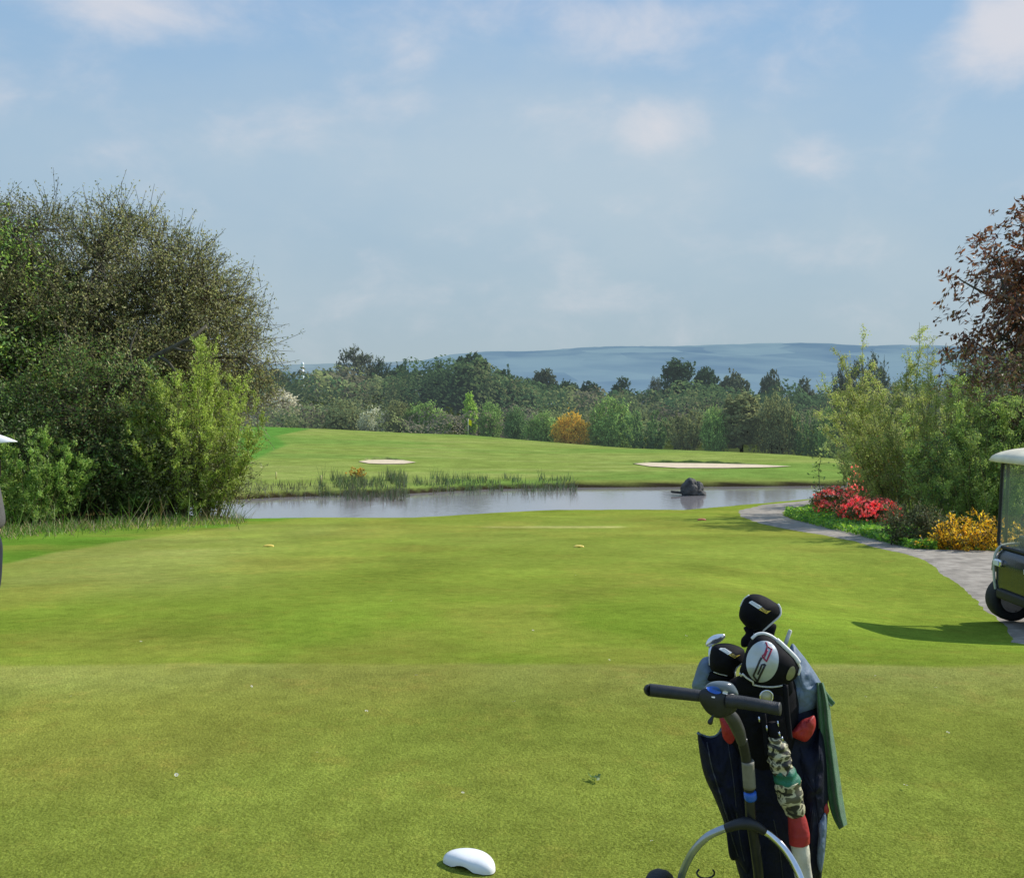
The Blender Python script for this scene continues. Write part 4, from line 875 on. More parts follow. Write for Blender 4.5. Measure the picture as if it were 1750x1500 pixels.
    for (u, v) in spots:
        h = hit(u, v)
        if proto is None:
            t = empty('daisy', h, 'tiny white daisy flower head dotted in the mown grass', 'daisy', 'daisies in the mown grass'); proto = t
            bm = bmesh.new()
            for k in range(11):
                a = k * 6.283 / 11; bm.faces.new([bm.verts.new((math.cos(a + d) * q, math.sin(a + d) * q, zz)) for (d, q, zz) in ((-.02, .002, .024), (-.2, .009, .026), (0, .0125, .028), (.2, .009, .026))])
            bm_obj('petals', bm, dm, t, False)
            bm = bmesh.new(); bmesh.ops.create_uvsphere(bm, u_segments=8, v_segments=6, radius=.0035, matrix=Matrix.Translation((0, 0, .026))); bm_obj('eye', bm, dy, t)
        else:
            t = proto.copy(); COL.objects.link(t); t.location = h
            for ch in proto.children:
                c2 = ch.copy(); COL.objects.link(c2); c2.parent = t
        t.rotation_euler = (rr.uniform(.2, .7), rr.uniform(-.3, .3), rr.uniform(0, 6)); t.scale = (rr.uniform(.5, .95),) * 3
    h = hit(1016, 1336); g = Geo(); q = r.normal(size=(11, 3)) * np.array([.02, .014, .004]) + np.array([0, 0, .022]); LG = globals()['LEAF_GAIN']
    g.leaves(q, r.normal(size=(11, 3)) + np.array([0, 0, 1]), .03, .013, palette(r, 11, [(.035, .07, .02), (.05, .09, .02)]), r); o = obj('leaf_sprig', g.mesh('leaf_sprig', M_LEAF)); o.location = h
    tag(o, 'small dark green leaf sprig lying on the grass left of the golf trolley', 'leaf sprig')
build_small()

def build_turf():
    """short mown blades over the near ground; they thin out and melt into the ground sheet farther off"""
    r = np.random.default_rng(99); n = 900000
    v = 690 + (930 - 0) * (1 - r.random(n) ** 1.15) ; v = np.clip(v, 700, 1640)
    tb = np.linspace(30, 2.4, 900); vb = HV - F * zup(tb) / tb; Yv = np.interp(v, vb, tb)
    k = (r.random(n) < sstep(960, 1180, v)); Yv = Yv[k] * r.uniform(.985, 1.015, k.sum()); n = len(Yv)
    X = r.uniform(-1.15, 1.15, n) * Yv * .62; Z = zt(X, Yv)
    uu = CU + F * X / Yv; vv = HV - F * Z / Yv
    ok = uu < np.interp(vv, [938, 960, 992, 1030, 1066, 1095, 1150], [1530, 1570, 1610, 1650, 1690, 1730, 5000]) + r.normal(0, 6, n); X, Yv, Z = X[ok], Yv[ok], Z[ok]; n = len(X)
    C = ground_color(X, Yv, Z)
    h = r.uniform(.002, .0075, n); lg = r.uniform(.006, .017, n); wdt = .00075 * (Yv / 3.5) ** .7 * r.uniform(.7, 1.3, n)
    # tufts: blades lean together
    lx = (fbm(X * 9, Yv * 9, s=1, o=2) - .5) * 2 + r.normal(0, .6, n); ly = (fbm(X * 9, Yv * 9, s=2, o=2) - .5) * 2 + r.normal(0, .55, n)
    b = np.stack([X, Yv, Z - .002], 1); lz = np.hypot(lx, ly) + 1e-6; tip = b + np.stack([lx / lz * lg, ly / lz * lg, h], 1)
    side = np.stack([-ly / lz, lx / lz, r.normal(0, .2, n)], 1) * wdt[:, None]
    V = np.stack([b - side, b + side, tip + side * .25, tip - side * .25], 1).reshape(-1, 3)
    straw = r.random(n) < .10 + .35 * np.clip(fbm(X * 2.2, Yv * 2.2, s=44) - .5, 0, 1)
    T = C * r.uniform(.52, 1.46, (n, 1)) * (.80 + .42 * fbm(X * 7, Yv * 7, s=17, o=3))[:, None] * np.array([1.0, 1.0, .8]); T[straw] = np.array([.29, .27, .075]) * r.uniform(.7, 1.15, (straw.sum(), 1))
    T *= (.88 + .3 * fbm(X * 1.6, Yv * 1.6, s=61))[:, None]
    me = quads_mesh('grass', V, np.arange(4 * n).reshape(n, 4), leaf_mat('grass_blade', trans=.42), T)
    tag(obj('grass', me), 'short mown yellow green grass of the near tee', 'grass', kind='stuff')
build_turf()

# ------------------------------------------------------------------ soft solids drawn from an outline
def pillow(name, outline, Y0, thick, m, parent=None, back=None, pw=.5, lump=0.0, n=72, rings=12, seed=1, slope=0.0, lscale=14, smooth_outline=True):
    """closed soft solid whose silhouette follows an outline; slope tilts it: depth gained per metre of height"""
    o = catmull(outline, n) if smooth_outline else np.array(outline, float); n = len(o); back = thick if back is None else back
    c = o.mean(0); zc = -(c[1] - HV) / F * Y0; V = []; bm = bmesh.new(); L = []
    def pt(uv, d):
        y = Y0 - d; z = -(uv[1] - HV) / F * Y0; y -= slope * (z - zc)
        return P(uv[0], uv[1], y)
    for side, th in ((1, thick), (-1, back)):
        rs = []
        for j in range(rings + 1):
            if side == -1 and j == 0: rs.append(L[0][0]); continue
            q = math.cos(math.pi / 2 * j / rings); ring = []
            if j == rings: q = .02
            for i in range(n):
                uv = c + (o[i] - c) * q; d = th * (1 - q * q) ** pw
                if lump: d += lump * (fbm(uv[0] / lscale, uv[1] / lscale, s=seed, o=3) - .5) * (1 - q ** 4)
                ring.append(bm.verts.new(pt(uv, d * side)))
            rs.append(ring)
        L.append(rs)
        for A, B in zip(rs, rs[1:]):
            for i in range(n): bm.faces.new((A[i], A[(i + 1) % n], B[(i + 1) % n], B[i]))
        bm.faces.new(rs[-1])
    return bm_obj(name, bm, m, parent)
def bvh_of(*objs):
    V, Fc = [], []
    for o in objs:
        k = len(V); V += [v.co.copy() for v in o.data.vertices]; Fc += [[i + k for i in p.vertices] for p in o.data.polygons]
    return BVHTree.FromPolygons(V, Fc)
def on_surface(b, uv, lift, Y0=3.0):
    d = P(uv[0], uv[1], 1).normalized(); h = b.ray_cast(Vector((0, 0, 0)), d)
    if h[0] is None:
        h = b.find_nearest(P(uv[0], uv[1], Y0)); 
    nrm = h[1] if h[1].dot(d) < 0 else -h[1]
    return h[0] + nrm * lift
def badge(name, outline, b, lift, m, parent, n=0):
    bm = bmesh.new(); o = catmull(outline, n) if n else np.array(outline, float)
    vs = [bm.verts.new((p[0], p[1], 0)) for p in o]; bm.faces.new(vs); bmesh.ops.triangulate(bm, faces=bm.faces[:])
    for _ in range(3): bmesh.ops.subdivide_edges(bm, edges=[e for e in bm.edges if e.calc_length() > 5], cuts=1)
    bmesh.ops.triangulate(bm, faces=bm.faces[:])
    for v in bm.verts: v.co = on_surface(b, v.co, lift)
    return bm_obj(name, bm, m, parent)
def piping(name, pts, b, rad, m, parent, n=40, closed=False, lift=None):
    q = catmull(pts, n, closed); return tube(name, [on_surface(b, p, rad * .5 if lift is None else lift) for p in q], rad, m, parent, 8, closed)

def z1(*pts): return [(1190 + x / 8.33, 1005 + y / 8.33) for x, y in pts]
def z2(*pts): return [(1090 + x / 6.73, 1150 + y / 6.73) for x, y in pts]
def z3(*pts): return [(1280 + x / 5.77, 1170 + y / 5.77) for x, y in pts]

def build_trolley():
    cloth_blk = mat('black_neoprene', (.005, .005, .008), .8, .35, 60, bump=.15, bscale=700, spec=.18)
    navy = mat('navy_nylon', (.006, .008, .021), .7, .4, 14, bump=.45, bscale=60, spec=.22)
    slate = mat('slate_nylon', (.115, .165, .235), .6, .25, 16, bump=.5, bscale=40, spec=.4)
    redn = mat('red_nylon', (.36, .018, .018), .6, .2, 20, bump=.3, bscale=60)
    pipe = mat('white_piping', (.72, .72, .70), .5, .08, 80)
    silver = mat('silver_badge', (.48, .53, .56), .35, .08, 30, metal=.3)
    steel = mat('polished_steel', (.75, .75, .78), .16, .08, 30, metal=1)
    alu = mat('silver_tube', (.40, .43, .46), .28, .12, 20, metal=.75)
    grip = mat('grey_black_grip', (.02, .021, .026), .5, .3, 60, bump=.25, bscale=400)
    plast = mat('dark_plastic', (.013, .014, .018), .45, .3, 40)
    domem = mat('grey_dome', (.12, .15, .17), .3, .2, 20, coat=.3)
    blue = mat('blue_plastic', (.02, .11, .50), .3, .15, 40)
    yellow = mat('yellow_print', (.75, .55, .08), .5, .1, 60); white = mat('white_print', (.78, .78, .76), .5, .06, 60)
    redp = mat('dark_red_print', (.32, .02, .06), .4, .2, 60); blackp = mat('black_print', (.015, .015, .02), .4, .2, 60)
    rubber = mat('rubber', (.018, .018, .02), .7, .35, 40, bump=.3, bscale=150)
    # ---- trolley
    g = P(1275, 1690, 3.0); g.z = zg(g.x, 3.0)
    t = empty('golf_trolley', g, 'black electric golf trolley with silver hoop frame and tee handle', 'golf trolley')
    def path(px, n=24): 
        a = catmull([(p[0], p[1], p[2]) for p in px], n, False); return [P(*q) for q in a]
    def rads(n, *rr): return list(np.interp(np.linspace(0, 1, n), np.linspace(0, 1, len(rr)), rr))
    h = tube('handle_grip', path([(1111, 1179, 2.90), (1114, 1179, 2.90), (1150, 1183, 2.88), (1200, 1189, 2.86), (1214, 1191, 2.855)]), [.006] + rads(23, .0175, .0185, .018, .0165, .017), grip, t, 20)
    tube('handle_grip', path([(1240, 1197, 2.84), (1262, 1199, 2.83), (1300, 1205, 2.81), (1326, 1210, 2.80), (1334, 1211, 2.795)]), rads(22, .02, .0185, .018, .018, .0185) + [.018, .008], grip, t, 20)
    hub = pillow('handle_hub', z2((720, 200), (800, 165), (950, 200), (1100, 235), (1150, 300), (1130, 430), (1010, 500), (910, 515), (800, 455), (725, 350), (700, 280)), 2.845, .018, plast, t)
    dome = pillow('control_dome', z2((760, 190), (800, 125), (880, 92), (990, 90), (1080, 115), (1135, 180), (1155, 250), (1090, 280), (980, 245), (860, 215)), 2.86, .026, domem, t)
    bb = bvh_of(hub, dome)
    badge('dial', z2((790, 175), (830, 155), (900, 155), (955, 190), (950, 232), (890, 240), (815, 210)), bb, .004, blue, t, 30)
    badge('switch', z2((975, 190), (1030, 205), (1025, 250), (970, 240)), bb, .004, white, t)
    badge('screw', z2((845, 265), (885, 268), (885, 285), (850, 280)), bb, .002, steel, t)
    stemm = mat('grey_stem', (.05, .05, .048), .45, .25, 20)
    tube('neck', path([(1240, 1214, 2.87), (1252, 1228, 2.88), (1262, 1248, 2.90), (1268, 1268, 2.93)]), rads(24, .017, .02, .019, .014), stemm, t, 18)
    tube('stem', path([(1268, 1262, 2.93), (1276, 1300, 2.94), (1280, 1345, 2.95), (1284, 1400, 2.96), (1291, 1450, 2.98), (1297, 1500, 3.02), (1299, 1570, 3.10), (1298, 1620, 3.18)], 40), .0155, mat('dark_tube', (.03, .03, .033), .35, .25, 20, metal=.4), t, 18)
    tube('label_sleeve', path([(1278, 1300, 2.938), (1281, 1345, 2.948)], 8), .0185, mat('buff_label', (.19, .175, .135), .6, .15, 40), t, 18)
    tube('blue_clip', path([(1281.5, 1352, 2.945), (1283, 1366, 2.95)], 6), [.015, .019, .019, .019, .018, .015], blue, t, 16)
    tube('brake_lever', path([(1220, 1220, 2.84), (1216, 1228, 2.84), (1212, 1237, 2.84)], 10), [.004] * 4 + [.005, .006, .007, .0075, .007, .004], plast, t, 12)
    tube('cable', [P(1206 + 15 * math.cos(a), 1491 + 9 * math.sin(a), 2.98 + .01 * math.sin(a * 2)) for a in np.linspace(-.6, 3.9, 26)], .0028, plast, t, 8)
    wl, wr = Vector(((1121 - CU) / F * 3.12, 3.12, -1.62)), Vector((1.02, 2.84, -1.62))
    arch_l = path([(1250, 1411, 2.955), (1228, 1419, 2.96), (1206, 1431, 2.97), (1184, 1455, 2.99), (1169, 1484, 3.02), (1162, 1512, 3.05), (1158, 1560, 3.08)], 34)
    arch_l[-1] = Vector((wl.x + .05, wl.y - .01, wl.z))
    tube('hoop_tube', arch_l, .0112, alu, t, 16)
    arch_r = path([(1298, 1416, 2.955), (1316, 1426, 2.95), (1338, 1447, 2.93), (1355, 1472, 2.91), (1367, 1496, 2.89), (1378, 1530, 2.87), (1388, 1580, 2.86)], 34)
    arch_r[-1] = Vector((wr.x - .05, wr.y + .01, wr.z))
    tube('hoop_tube', arch_r, .0112, steel, t, 16)
    tube('bracket', path([(1240, 1415, 2.955), (1260, 1408, 2.945), (1275, 1406, 2.94), (1292, 1411, 2.945), (1306, 1420, 2.95)], 20), rads(20, .0125, .016, .018, .016, .0125), plast, t, 16)
    tube('axle', [wl, wr], .009, alu, t, 12)
    ax = (wr - wl).normalized()
    def wheel(c):
        yaw = math.atan2(ax.y, ax.x); rot = Matrix.Rotation(yaw, 4, 'Z'); bm = bmesh.new(); prof = [(-.024, .10), (-.03, .125), (-.026, .143), (-.012, .15), (.012, .15), (.026, .143), (.03, .125), (.024, .10)]; rr = []
        for k in range(40):
            a = k * 2 * math.pi / 40; rr.append([bm.verts.new(c + rot.to_3x3() @ Vector((x, q * math.cos(a), q * math.sin(a)))) for x, q in prof])
        for k in range(40):
            A, B = rr[k], rr[(k + 1) % 40]
            for j in range(len(prof)): bm.faces.new((A[j], A[(j + 1) % len(prof)], B[(j + 1) % len(prof)], B[j]))
        w = bm_obj('wheel', bm, rubber, t); bm = bmesh.new()
        for k in range(5):
            a = k * 2 * math.pi / 5; m4 = Matrix.Translation(c) @ rot @ Matrix.Rotation(a, 4, 'X') @ Matrix.Translation((0, 0, .052)) @ Matrix.Diagonal((.022, .035, .105, 1)); bmesh.ops.create_cube(bm, size=1, matrix=m4)
        bmesh.ops.create_cone(bm, cap_ends=True, segments=20, radius1=.028, radius2=.028, depth=.06, matrix=Matrix.Translation(c) @ rot @ Matrix.Rotation(R(90), 4, 'Y'))
        bm_obj('rim', bm, alu, w, False)
    wheel(wl); wheel(wr)
    # cradle and front wheel, below the bag
    fw = Vector((1.0, 3.42, -1.69)); bm = bmesh.new(); bmesh.ops.create_cone(bm, cap_ends=True, segments=28, radius1=.08, radius2=.08, depth=.05, matrix=Matrix.Translation(fw) @ Matrix.Rotation(R(90), 4, 'Y')); bmesh.ops.bevel(bm, geom=bm.edges[:], offset=.008, segments=2, affect='EDGES'); bm_obj('front_wheel', bm, rubber, t)
    tube('base_tube', [P(1298, 1620, 3.18), Vector((.86, 3.3, -1.62)), fw + Vector((-.05, 0, 0))], .0155, plast, t, 14)
    seat_children(t)
    # ---- bag
    g = P(1340, 1600, 3.2)
    b = empty('golf_bag', g, 'navy and slate blue golf bag with red flashes strapped on the trolley', 'golf bag')
    sl = .12
    body = pillow('bag_body', [(1240, 1190), (1300, 1172), (1366, 1180), (1400, 1212), (1408, 1280), (1410, 1400), (1404, 1500), (1398, 1585), (1340, 1600), (1292, 1588), (1266, 1505), (1250, 1440), (1240, 1350), (1233, 1260)], 3.19, .13, navy, b, lump=.03, pw=.4, n=96, lscale=26)
    pillow('bag_cuff', [(1234, 1175), (1290, 1146), (1345, 1150), (1364, 1186), (1362, 1250), (1346, 1310), (1306, 1330), (1268, 1296), (1240, 1246)], 3.1, .075, cloth_blk, b, lump=.02)
    lp = pillow('side_pocket', [(1192, 1251), (1200, 1255), (1213, 1258), (1225, 1254), (1238, 1238), (1264, 1262), (1277, 1350), (1290, 1480), (1280, 1500), (1262, 1472), (1247, 1464), (1239, 1412), (1222, 1366), (1204, 1326), (1196, 1290)], 3.13, .07, navy, b, lump=.03, n=90)
    pillow('side_pocket', [(1360, 1262), (1385, 1266), (1396, 1254), (1402, 1240), (1408, 1262), (1413, 1310), (1415, 1380), (1411, 1440), (1404, 1494), (1396, 1500), (1380, 1496), (1372, 1400), (1362, 1320)], 3.13, .075, navy, b, lump=.035, n=90)
    hd = pillow('rain_hood', [(1353, 1100), (1366, 1112), (1383, 1134), (1404, 1168), (1408, 1190), (1394, 1212), (1374, 1228), (1354, 1240), (1342, 1224), (1340, 1180), (1345, 1130)], 3.17, .085, slate, b, lump=.05, lscale=18)
    pillow('rain_hood', [(1195, 1132), (1206, 1122), (1226, 1126), (1246, 1160), (1244, 1200), (1222, 1203), (1200, 1188), (1183, 1175), (1187, 1155)], 3.2, .06, slate, b, lump=.04, lscale=18)
    pillow('red_flash', z3((400, 490), (450, 425), (520, 345), (590, 320), (645, 305), (658, 400), (620, 500), (560, 558), (490, 540)), 3.07, .028, redn, b, lump=.015, lscale=10)
    pillow('red_flash', z2((940, 505), (1010, 510), (1095, 630), (1120, 740), (1065, 815), (985, 745), (955, 600)), 3.04, .025, redn, b, lump=.01)
    pillow('red_flash', [(1405, 1376), (1413, 1372), (1417, 1386), (1410, 1392), (1404, 1388)], 3.1, .02, redn, b)
    pillow('slate_trim', [(1398, 1400), (1411, 1388), (1413, 1420), (1408, 1470), (1402, 1490), (1396, 1470), (1397, 1430)], 3.09, .035, slate, b, lump=.02, lscale=9)
    bv = bvh_of(lp); piping('pocket_edge', [(1193, 1253), (1202, 1257), (1214, 1260), (1226, 1256), (1238, 1241)], bv, .0035, slate, b)
    bc = bvh_of(body); zipm = mat('zip_metal', (.05, .055, .07), .4, .3, 90, metal=.5)
    piping('zip', [(1208, 1268), (1218, 1315), (1236, 1372), (1250, 1425), (1262, 1462)], bv, .0022, zipm, b)
    piping('seam', [(1243, 1262), (1254, 1340), (1262, 1420), (1272, 1470)], bv, .0014, zipm, b); piping('seam', [(1322, 1400), (1332, 1450), (1340, 1520)], bc, .0014, zipm, b)
    tube('bag_tag', [P(1307, 1190, 3.0), P(1309, 1190, 2.985), P(1310, 1190.5, 2.98)], [.0, .0175, .0165], mat('brass_disc', (.38, .36, .22), .35, .15, 30, metal=.4), b, 26)
    tube('bag_tag_rim', [P(1310 + 10.6 * math.cos(a), 1190 + 10.6 * math.sin(a), 2.985) for a in np.linspace(0, 6.283, 24, endpoint=False)], .0028, steel, b, 8, True)
    # straps and buckles in the dark gap
    for px in ([(1342, 1170), (1345, 1215), (1350, 1262)], [(1304, 1218), (1308, 1250), (1312, 1290)]):
        tube('strap', [P(p[0], p[1], 2.99) for p in catmull(px, 12, False)], .0085, cloth_blk, b, 8)
    for (u, v) in ((1310, 1244), (1329, 1236), (1297, 1229)):
        tube('buckle', [P(u, v - 5, 2.975), P(u + 1, v + 5, 2.975)], [.0022, .0028], steel, b, 8)
    seat_children(b)
    # ---- clubs
    def club(lab, cover, Y0, thick, pipes, neck, shaft, slope=.3, name='golf_club'):
        c = np.array(cover).mean(0); t = empty(name, P(c[0], c[1], Y0), lab, 'golf club', 'clubs under black head covers')
        hc = pillow('head_cover', cover, Y0, thick, cloth_blk, t, lump=.008, pw=.55, lscale=20)
        if neck: pillow('cover_neck', neck, Y0 + .02, .022, cloth_blk, t)
        tube('shaft', [P(*shaft[0]), P(*shaft[1])], .0055, steel, t, 10)
        k = bvh_of(hc)
        for pp, rad in pipes: piping('piping', pp, k, rad, pipe, hc)
        return t, hc, k
    t, hc, k = club('black head covered club standing highest in the golf bag', z1((608, 400), (622, 280), (678, 152), (760, 90), (880, 84), (1000, 128), (1100, 188), (1172, 240), (1202, 330), (1180, 405), (1080, 495), (940, 608), (840, 602), (720, 552), (650, 480)), 3.22, .055,
        [(z1((1160, 232), (1190, 300), (1180, 385), (1080, 478), (945, 598)), .0036), (z1((630, 260), (680, 158), (752, 100)), .002)], z1((700, 540), (1110, 500), (1112, 660), (1090, 800), (1000, 850), (800, 800), (700, 840), (640, 820), (640, 720), (700, 640)), ((1290, 1070, 3.22), (1290, 1200, 3.2)))
    badge('number_print', z1((750, 207), (766, 190), (795, 180), (935, 262), (905, 285), (880, 293)), k, .0015, white, hc); badge('letter_print', z1((886, 300), (935, 274), (975, 300), (1010, 318), (1058, 318), (998, 360)), k, .0015, yellow, hc)
    piping('number_outline', z1((790, 208), (880, 262), (893, 250), (815, 205)), k, .0008, silver, hc, 24, True, .002); piping('letter_outline', z1((925, 300), (985, 335), (998, 322), (945, 292)), k, .0008, blackp, hc, 24, True, .002)
    seat_children(t)
    t, hc, k = club('black head covered club on the left above the trolley handle', z1((186, 1105), (196, 930), (226, 832), (300, 790), (430, 780), (560, 808), (662, 858), (692, 925), (672, 1050), (606, 1105), (560, 1190), (540, 1265), (400, 1245), (250, 1192)), 3.13, .055,
        [(z1((208, 880), (190, 990), (192, 1090)), .0018), (z1((648, 1062), (575, 1122), (545, 1200), (552, 1250)), .0026), (z1((250, 1186), (330, 1215), (440, 1240)), .0016)], None, ((1240, 1150, 3.15), (1260, 1230, 3.16)))
    badge('number_print', z1((322, 868), (345, 850), (410, 855), (508, 915), (480, 935), (448, 946)), k, .0015, white, hc); badge('letter_print', z1((458, 948), (515, 930), (560, 958), (622, 944), (545, 994)), k, .0015, yellow, hc)
    piping('number_outline', z1((370, 875), (440, 920), (462, 910), (398, 868)), k, .0008, silver, hc, 24, True, .002); piping('letter_outline', z1((495, 950), (540, 975), (556, 964), (515, 943)), k, .0008, blackp, hc, 24, True, .002)
    pillow('cover_neck', z1((180, 1180), (400, 1240), (560, 1270), (590, 1330), (420, 1330), (150, 1310)), 3.15, .03, cloth_blk, t)
    seat_children(t)
    t, hc, k = club('largest head covered club with a silver oval badge and white rim', z1((615, 1200), (655, 1050), (700, 900), (778, 722), (868, 652), (980, 645), (1092, 706), (1204, 796), (1334, 916), (1436, 1030), (1476, 1125), (1458, 1215), (1392, 1302), (1270, 1372), (1150, 1404), (1000, 1406), (850, 1376), (716, 1312)), 3.03, .06,
        [(z1((800, 722), (865, 668), (960, 655), (1060, 690), (1160, 765)), .005), (z1((1130, 745), (1210, 815), (1300, 900), (1390, 990), (1440, 1060)), .0075), (z1((1430, 1045), (1466, 1130), (1445, 1220)), .004), (z1((625, 1200), (665, 1282), (755, 1340), (900, 1382), (1090, 1394), (1260, 1366)), .003)],
        z1((600, 1250), (800, 1350), (1250, 1370), (1360, 1300), (1370, 1480), (1200, 1560), (700, 1540), (580, 1400)), ((1310, 1160, 3.06), (1300, 1260, 3.1)))
    th = np.linspace(0, 2 * np.pi, 48, endpoint=False); tilt = .16
    ox, oy = 225 * np.cos(th), 292 * np.sin(th)
    badge('oval_badge', z1(*[(942 + x * math.cos(tilt) - y * math.sin(tilt), 1040 + x * math.sin(tilt) + y * math.cos(tilt)) for x, y in zip(ox, oy)]), k, .002, silver, hc)
    def stroke(nm, pts, rad, m): piping(nm, pts, k, rad, m, hc, len(pts) * 5, False, .003)
    def poly(nm, pts, rad, m, closed=False):
        q = []
        for a, bb_ in zip(pts, pts[1:] + ([pts[0]] if closed else [])): q += [tuple(np.array(a) * (1 - f) + np.array(bb_) * f) for f in np.linspace(0, 1, 5)[:-1]]
        if not closed: q.append(pts[-1])
        tube(nm, [on_surface(k, p, .003) for p in q], rad, m, hc, 8, closed)
    def g9(*pts): return z1(*[(942 + (x - 942) * 1.12, 1040 + (y - 1040) * 1.12) for x, y in pts])
    poly('badge_letter', g9((982, 800), (1000, 852), (1056, 888), (992, 1040), (938, 972)), .0026, redp)
    poly('badge_letter', g9((1004, 895), (968, 985)), .0022, redp)
    poly('badge_letter', g9((938, 972), (968, 944), (1000, 852)), .0022, redp)
    poly('badge_number', g9((930, 990), (828, 1212), (876, 1285), (978, 1075)), .0030, blackp)
    poly('badge_number', g9((978, 1075), (934, 1080), (884, 1195)), .0026, blackp)
    badge('round_stud', z1((1272, 1270), (1290, 1190), (1330, 1120), (1380, 1110), (1400, 1180), (1370, 1260), (1310, 1300)), k, .003, mat('dull_metal', (.26, .26, .24), .35, .2, 30, metal=.6), hc, 30)
    seat_children(t)
    t = empty('golf_club', P(1221, 1096, 3.24), 'bare shiny silver iron head at the left of the golf bag', 'golf club')
    pillow('club_head', z1((130, 795), (168, 722), (258, 662), (380, 648), (412, 668), (404, 715), (330, 780), (240, 815), (145, 830)), 3.24, .013, mat('chrome_iron', (.82, .82, .85), .22, .06, 40, metal=.85), t)
    tube('hosel', [P(*z1((205, 800))[0], 3.24), P(1212, 1140, 3.23)], .006, steel, t, 12); tube('shaft', [P(1212, 1140, 3.23), P(1240, 1230, 3.2)], .005, steel, t, 10); seat_children(t)
    t = empty('golf_club', P(1345, 1090, 3.22), 'club with a pale white stick end rising right of the large head cover', 'golf club')
    tube('grip', [P(*z1((1342, 592))[0], 3.22), P(*z1((1338, 600))[0], 3.22), P(*z1((1300, 700))[0], 3.22), P(*z1((1255, 830))[0], 3.21)], [.004, .0062, .0066, .0066], mat('pale_grip', (.62, .62, .56), .5, .12, 50), t, 14)
    tube('shaft', [P(*z1((1255, 830))[0], 3.21), P(1330, 1220, 3.2)], .0045, steel, t, 10); seat_children(t)
    # ---- umbrella
    nt_m = None
    m, nt, nd, lk = nmat('camouflage_cloth'); out = N(nt, 'ShaderNodeOutputMaterial'); p = N(nt, 'ShaderNodeBsdfPrincipled'); p.inputs['Roughness'].default_value = .6
    tc = N(nt, 'ShaderNodeTexCoord'); mp = N(nt, 'ShaderNodeMapping'); mp.inputs['Scale'].default_value = (26, 26, 44); mp.inputs['Rotation'].default_value = (.3, .4, 0); lk.new(tc.outputs['Object'], mp.inputs[0])
    no = N(nt, 'ShaderNodeTexNoise'); no.inputs['Scale'].default_value = 1; no.inputs['Detail'].default_value = 2; no.inputs['Distortion'].default_value = .8; lk.new(mp.outputs[0], no.inputs[0])
    ra = N(nt, 'ShaderNodeValToRGB'); ra.color_ramp.interpolation = 'CONSTANT'; cr = ra.color_ramp; cr.elements[0].color = (.015, .015, .012, 1); cr.elements[1].position = .43; cr.elements[1].color = (.12, .11, .06, 1)
    e = cr.elements.new(.48); e.color = (.50, .46, .30, 1); e = cr.elements.new(.60); e.color = (.10, .09, .05, 1); lk.new(no.outputs['Fac'], ra.inputs[0]); lk.new(ra.outputs[0], p.inputs['Base Color']); lk.new(p.outputs[0], out.inputs[0])
    t = empty('umbrella', P(1365, 1500, 2.98), 'furled umbrella with camouflage, green and red sections on the front of the bag', 'umbrella')
    def fold(name, px, rr, m, amp, n=60, k=28, fr=14, sd=0):
        c = catmull([(p[0], p[1], 2.985) for p in px], n, False); rad = np.interp(np.linspace(0, 1, n), np.linspace(0, 1, len(rr)), rr); bm = bmesh.new(); rings = []
        for i in range(n):
            s_ = c[i][2] / F; ring = []
            for j in range(k):
                a = 6.28318 * j / k; q = rad[i] * (1 + amp * math.sin(fr * i / n * 6.28 + 1.6 * math.sin(a + sd)) + amp * .9 * math.sin(5 * a + i * .16 + sd))
                ctr = P(*c[i]); ring.append(bm.verts.new(ctr + Vector((q * s_ * math.cos(a), q * s_ * math.sin(a), q * s_ * .12 * math.cos(a)))))
            rings.append(ring)
        for A, B in zip(rings, rings[1:]):
            for j in range(k): bm.faces.new((A[j], A[(j + 1) % k], B[(j + 1) % k], B[j]))
        bm.faces.new(rings[0]); bm.faces.new(rings[-1]); return bm_obj(name, bm, m, t)
    fold('canopy', [(1322, 1258), (1329, 1275), (1333, 1300), (1338, 1322)], (9, 17, 19, 17), m, .07, fr=5)
    fold('green_panel', [(1338, 1312), (1343, 1326), (1347, 1340)], (17, 21, 20), mat('green_cloth', (.01, .13, .075), .6, .35, 30, bump=.5, bscale=70), .07, 30, fr=2)
    fold('canopy', [(1345, 1333), (1349, 1352), (1353, 1372), (1360, 1392)], (21, 22, 20, 14), m, .06, fr=2.5, sd=2)
    fold('red_sleeve', [(1358, 1384), (1362, 1400), (1366, 1424), (1366, 1440)], (12, 15, 18, 17), redn, .03, fr=1)
    fold('white_sleeve', [(1366, 1436), (1369, 1465), (1374, 1500), (1378, 1540)], (14, 15, 14, 12), mat('cream_cloth', (.55, .52, .42), .6, .2, 30, bump=.4, bscale=60), .04, fr=2)
    tube('handle', [P(1319, 1234, 2.985), P(1322, 1250, 2.985), P(1325, 1266, 2.985)], [.012, .016, .014], cloth_blk, t, 14); tube('ferrule', [P(1378, 1538, 2.985), P(1382, 1580, 2.985)], [.012, .006], cloth_blk, t, 12)
    for (u, v) in ((1331, 1250), (1336, 1258)): tube('clasp', [P(u, v, 2.955), P(u + 2, v + 8, 2.955)], .0028, steel, t, 8)
    seat_children(t)
    # ---- towel
    gr = mat('green_towel', (.045, .15, .05), .95, .3, 30, bump=.7, bscale=300, sheen=.3)
    t = empty('towel', P(1415, 1190, 3.14), 'dark green towel hanging down the right side of the golf bag', 'towel')
    L_ = catmull([(1394, 1166), (1395, 1200), (1399, 1250), (1405, 1300), (1412, 1350), (1421, 1390), (1434, 1417)], 60, False); R_ = catmull([(1407, 1166), (1417, 1200), (1422, 1240), (1430, 1290), (1438, 1345), (1445, 1390), (1448, 1408)], 60, False)
    bm = bmesh.new(); k = 40; rows = []
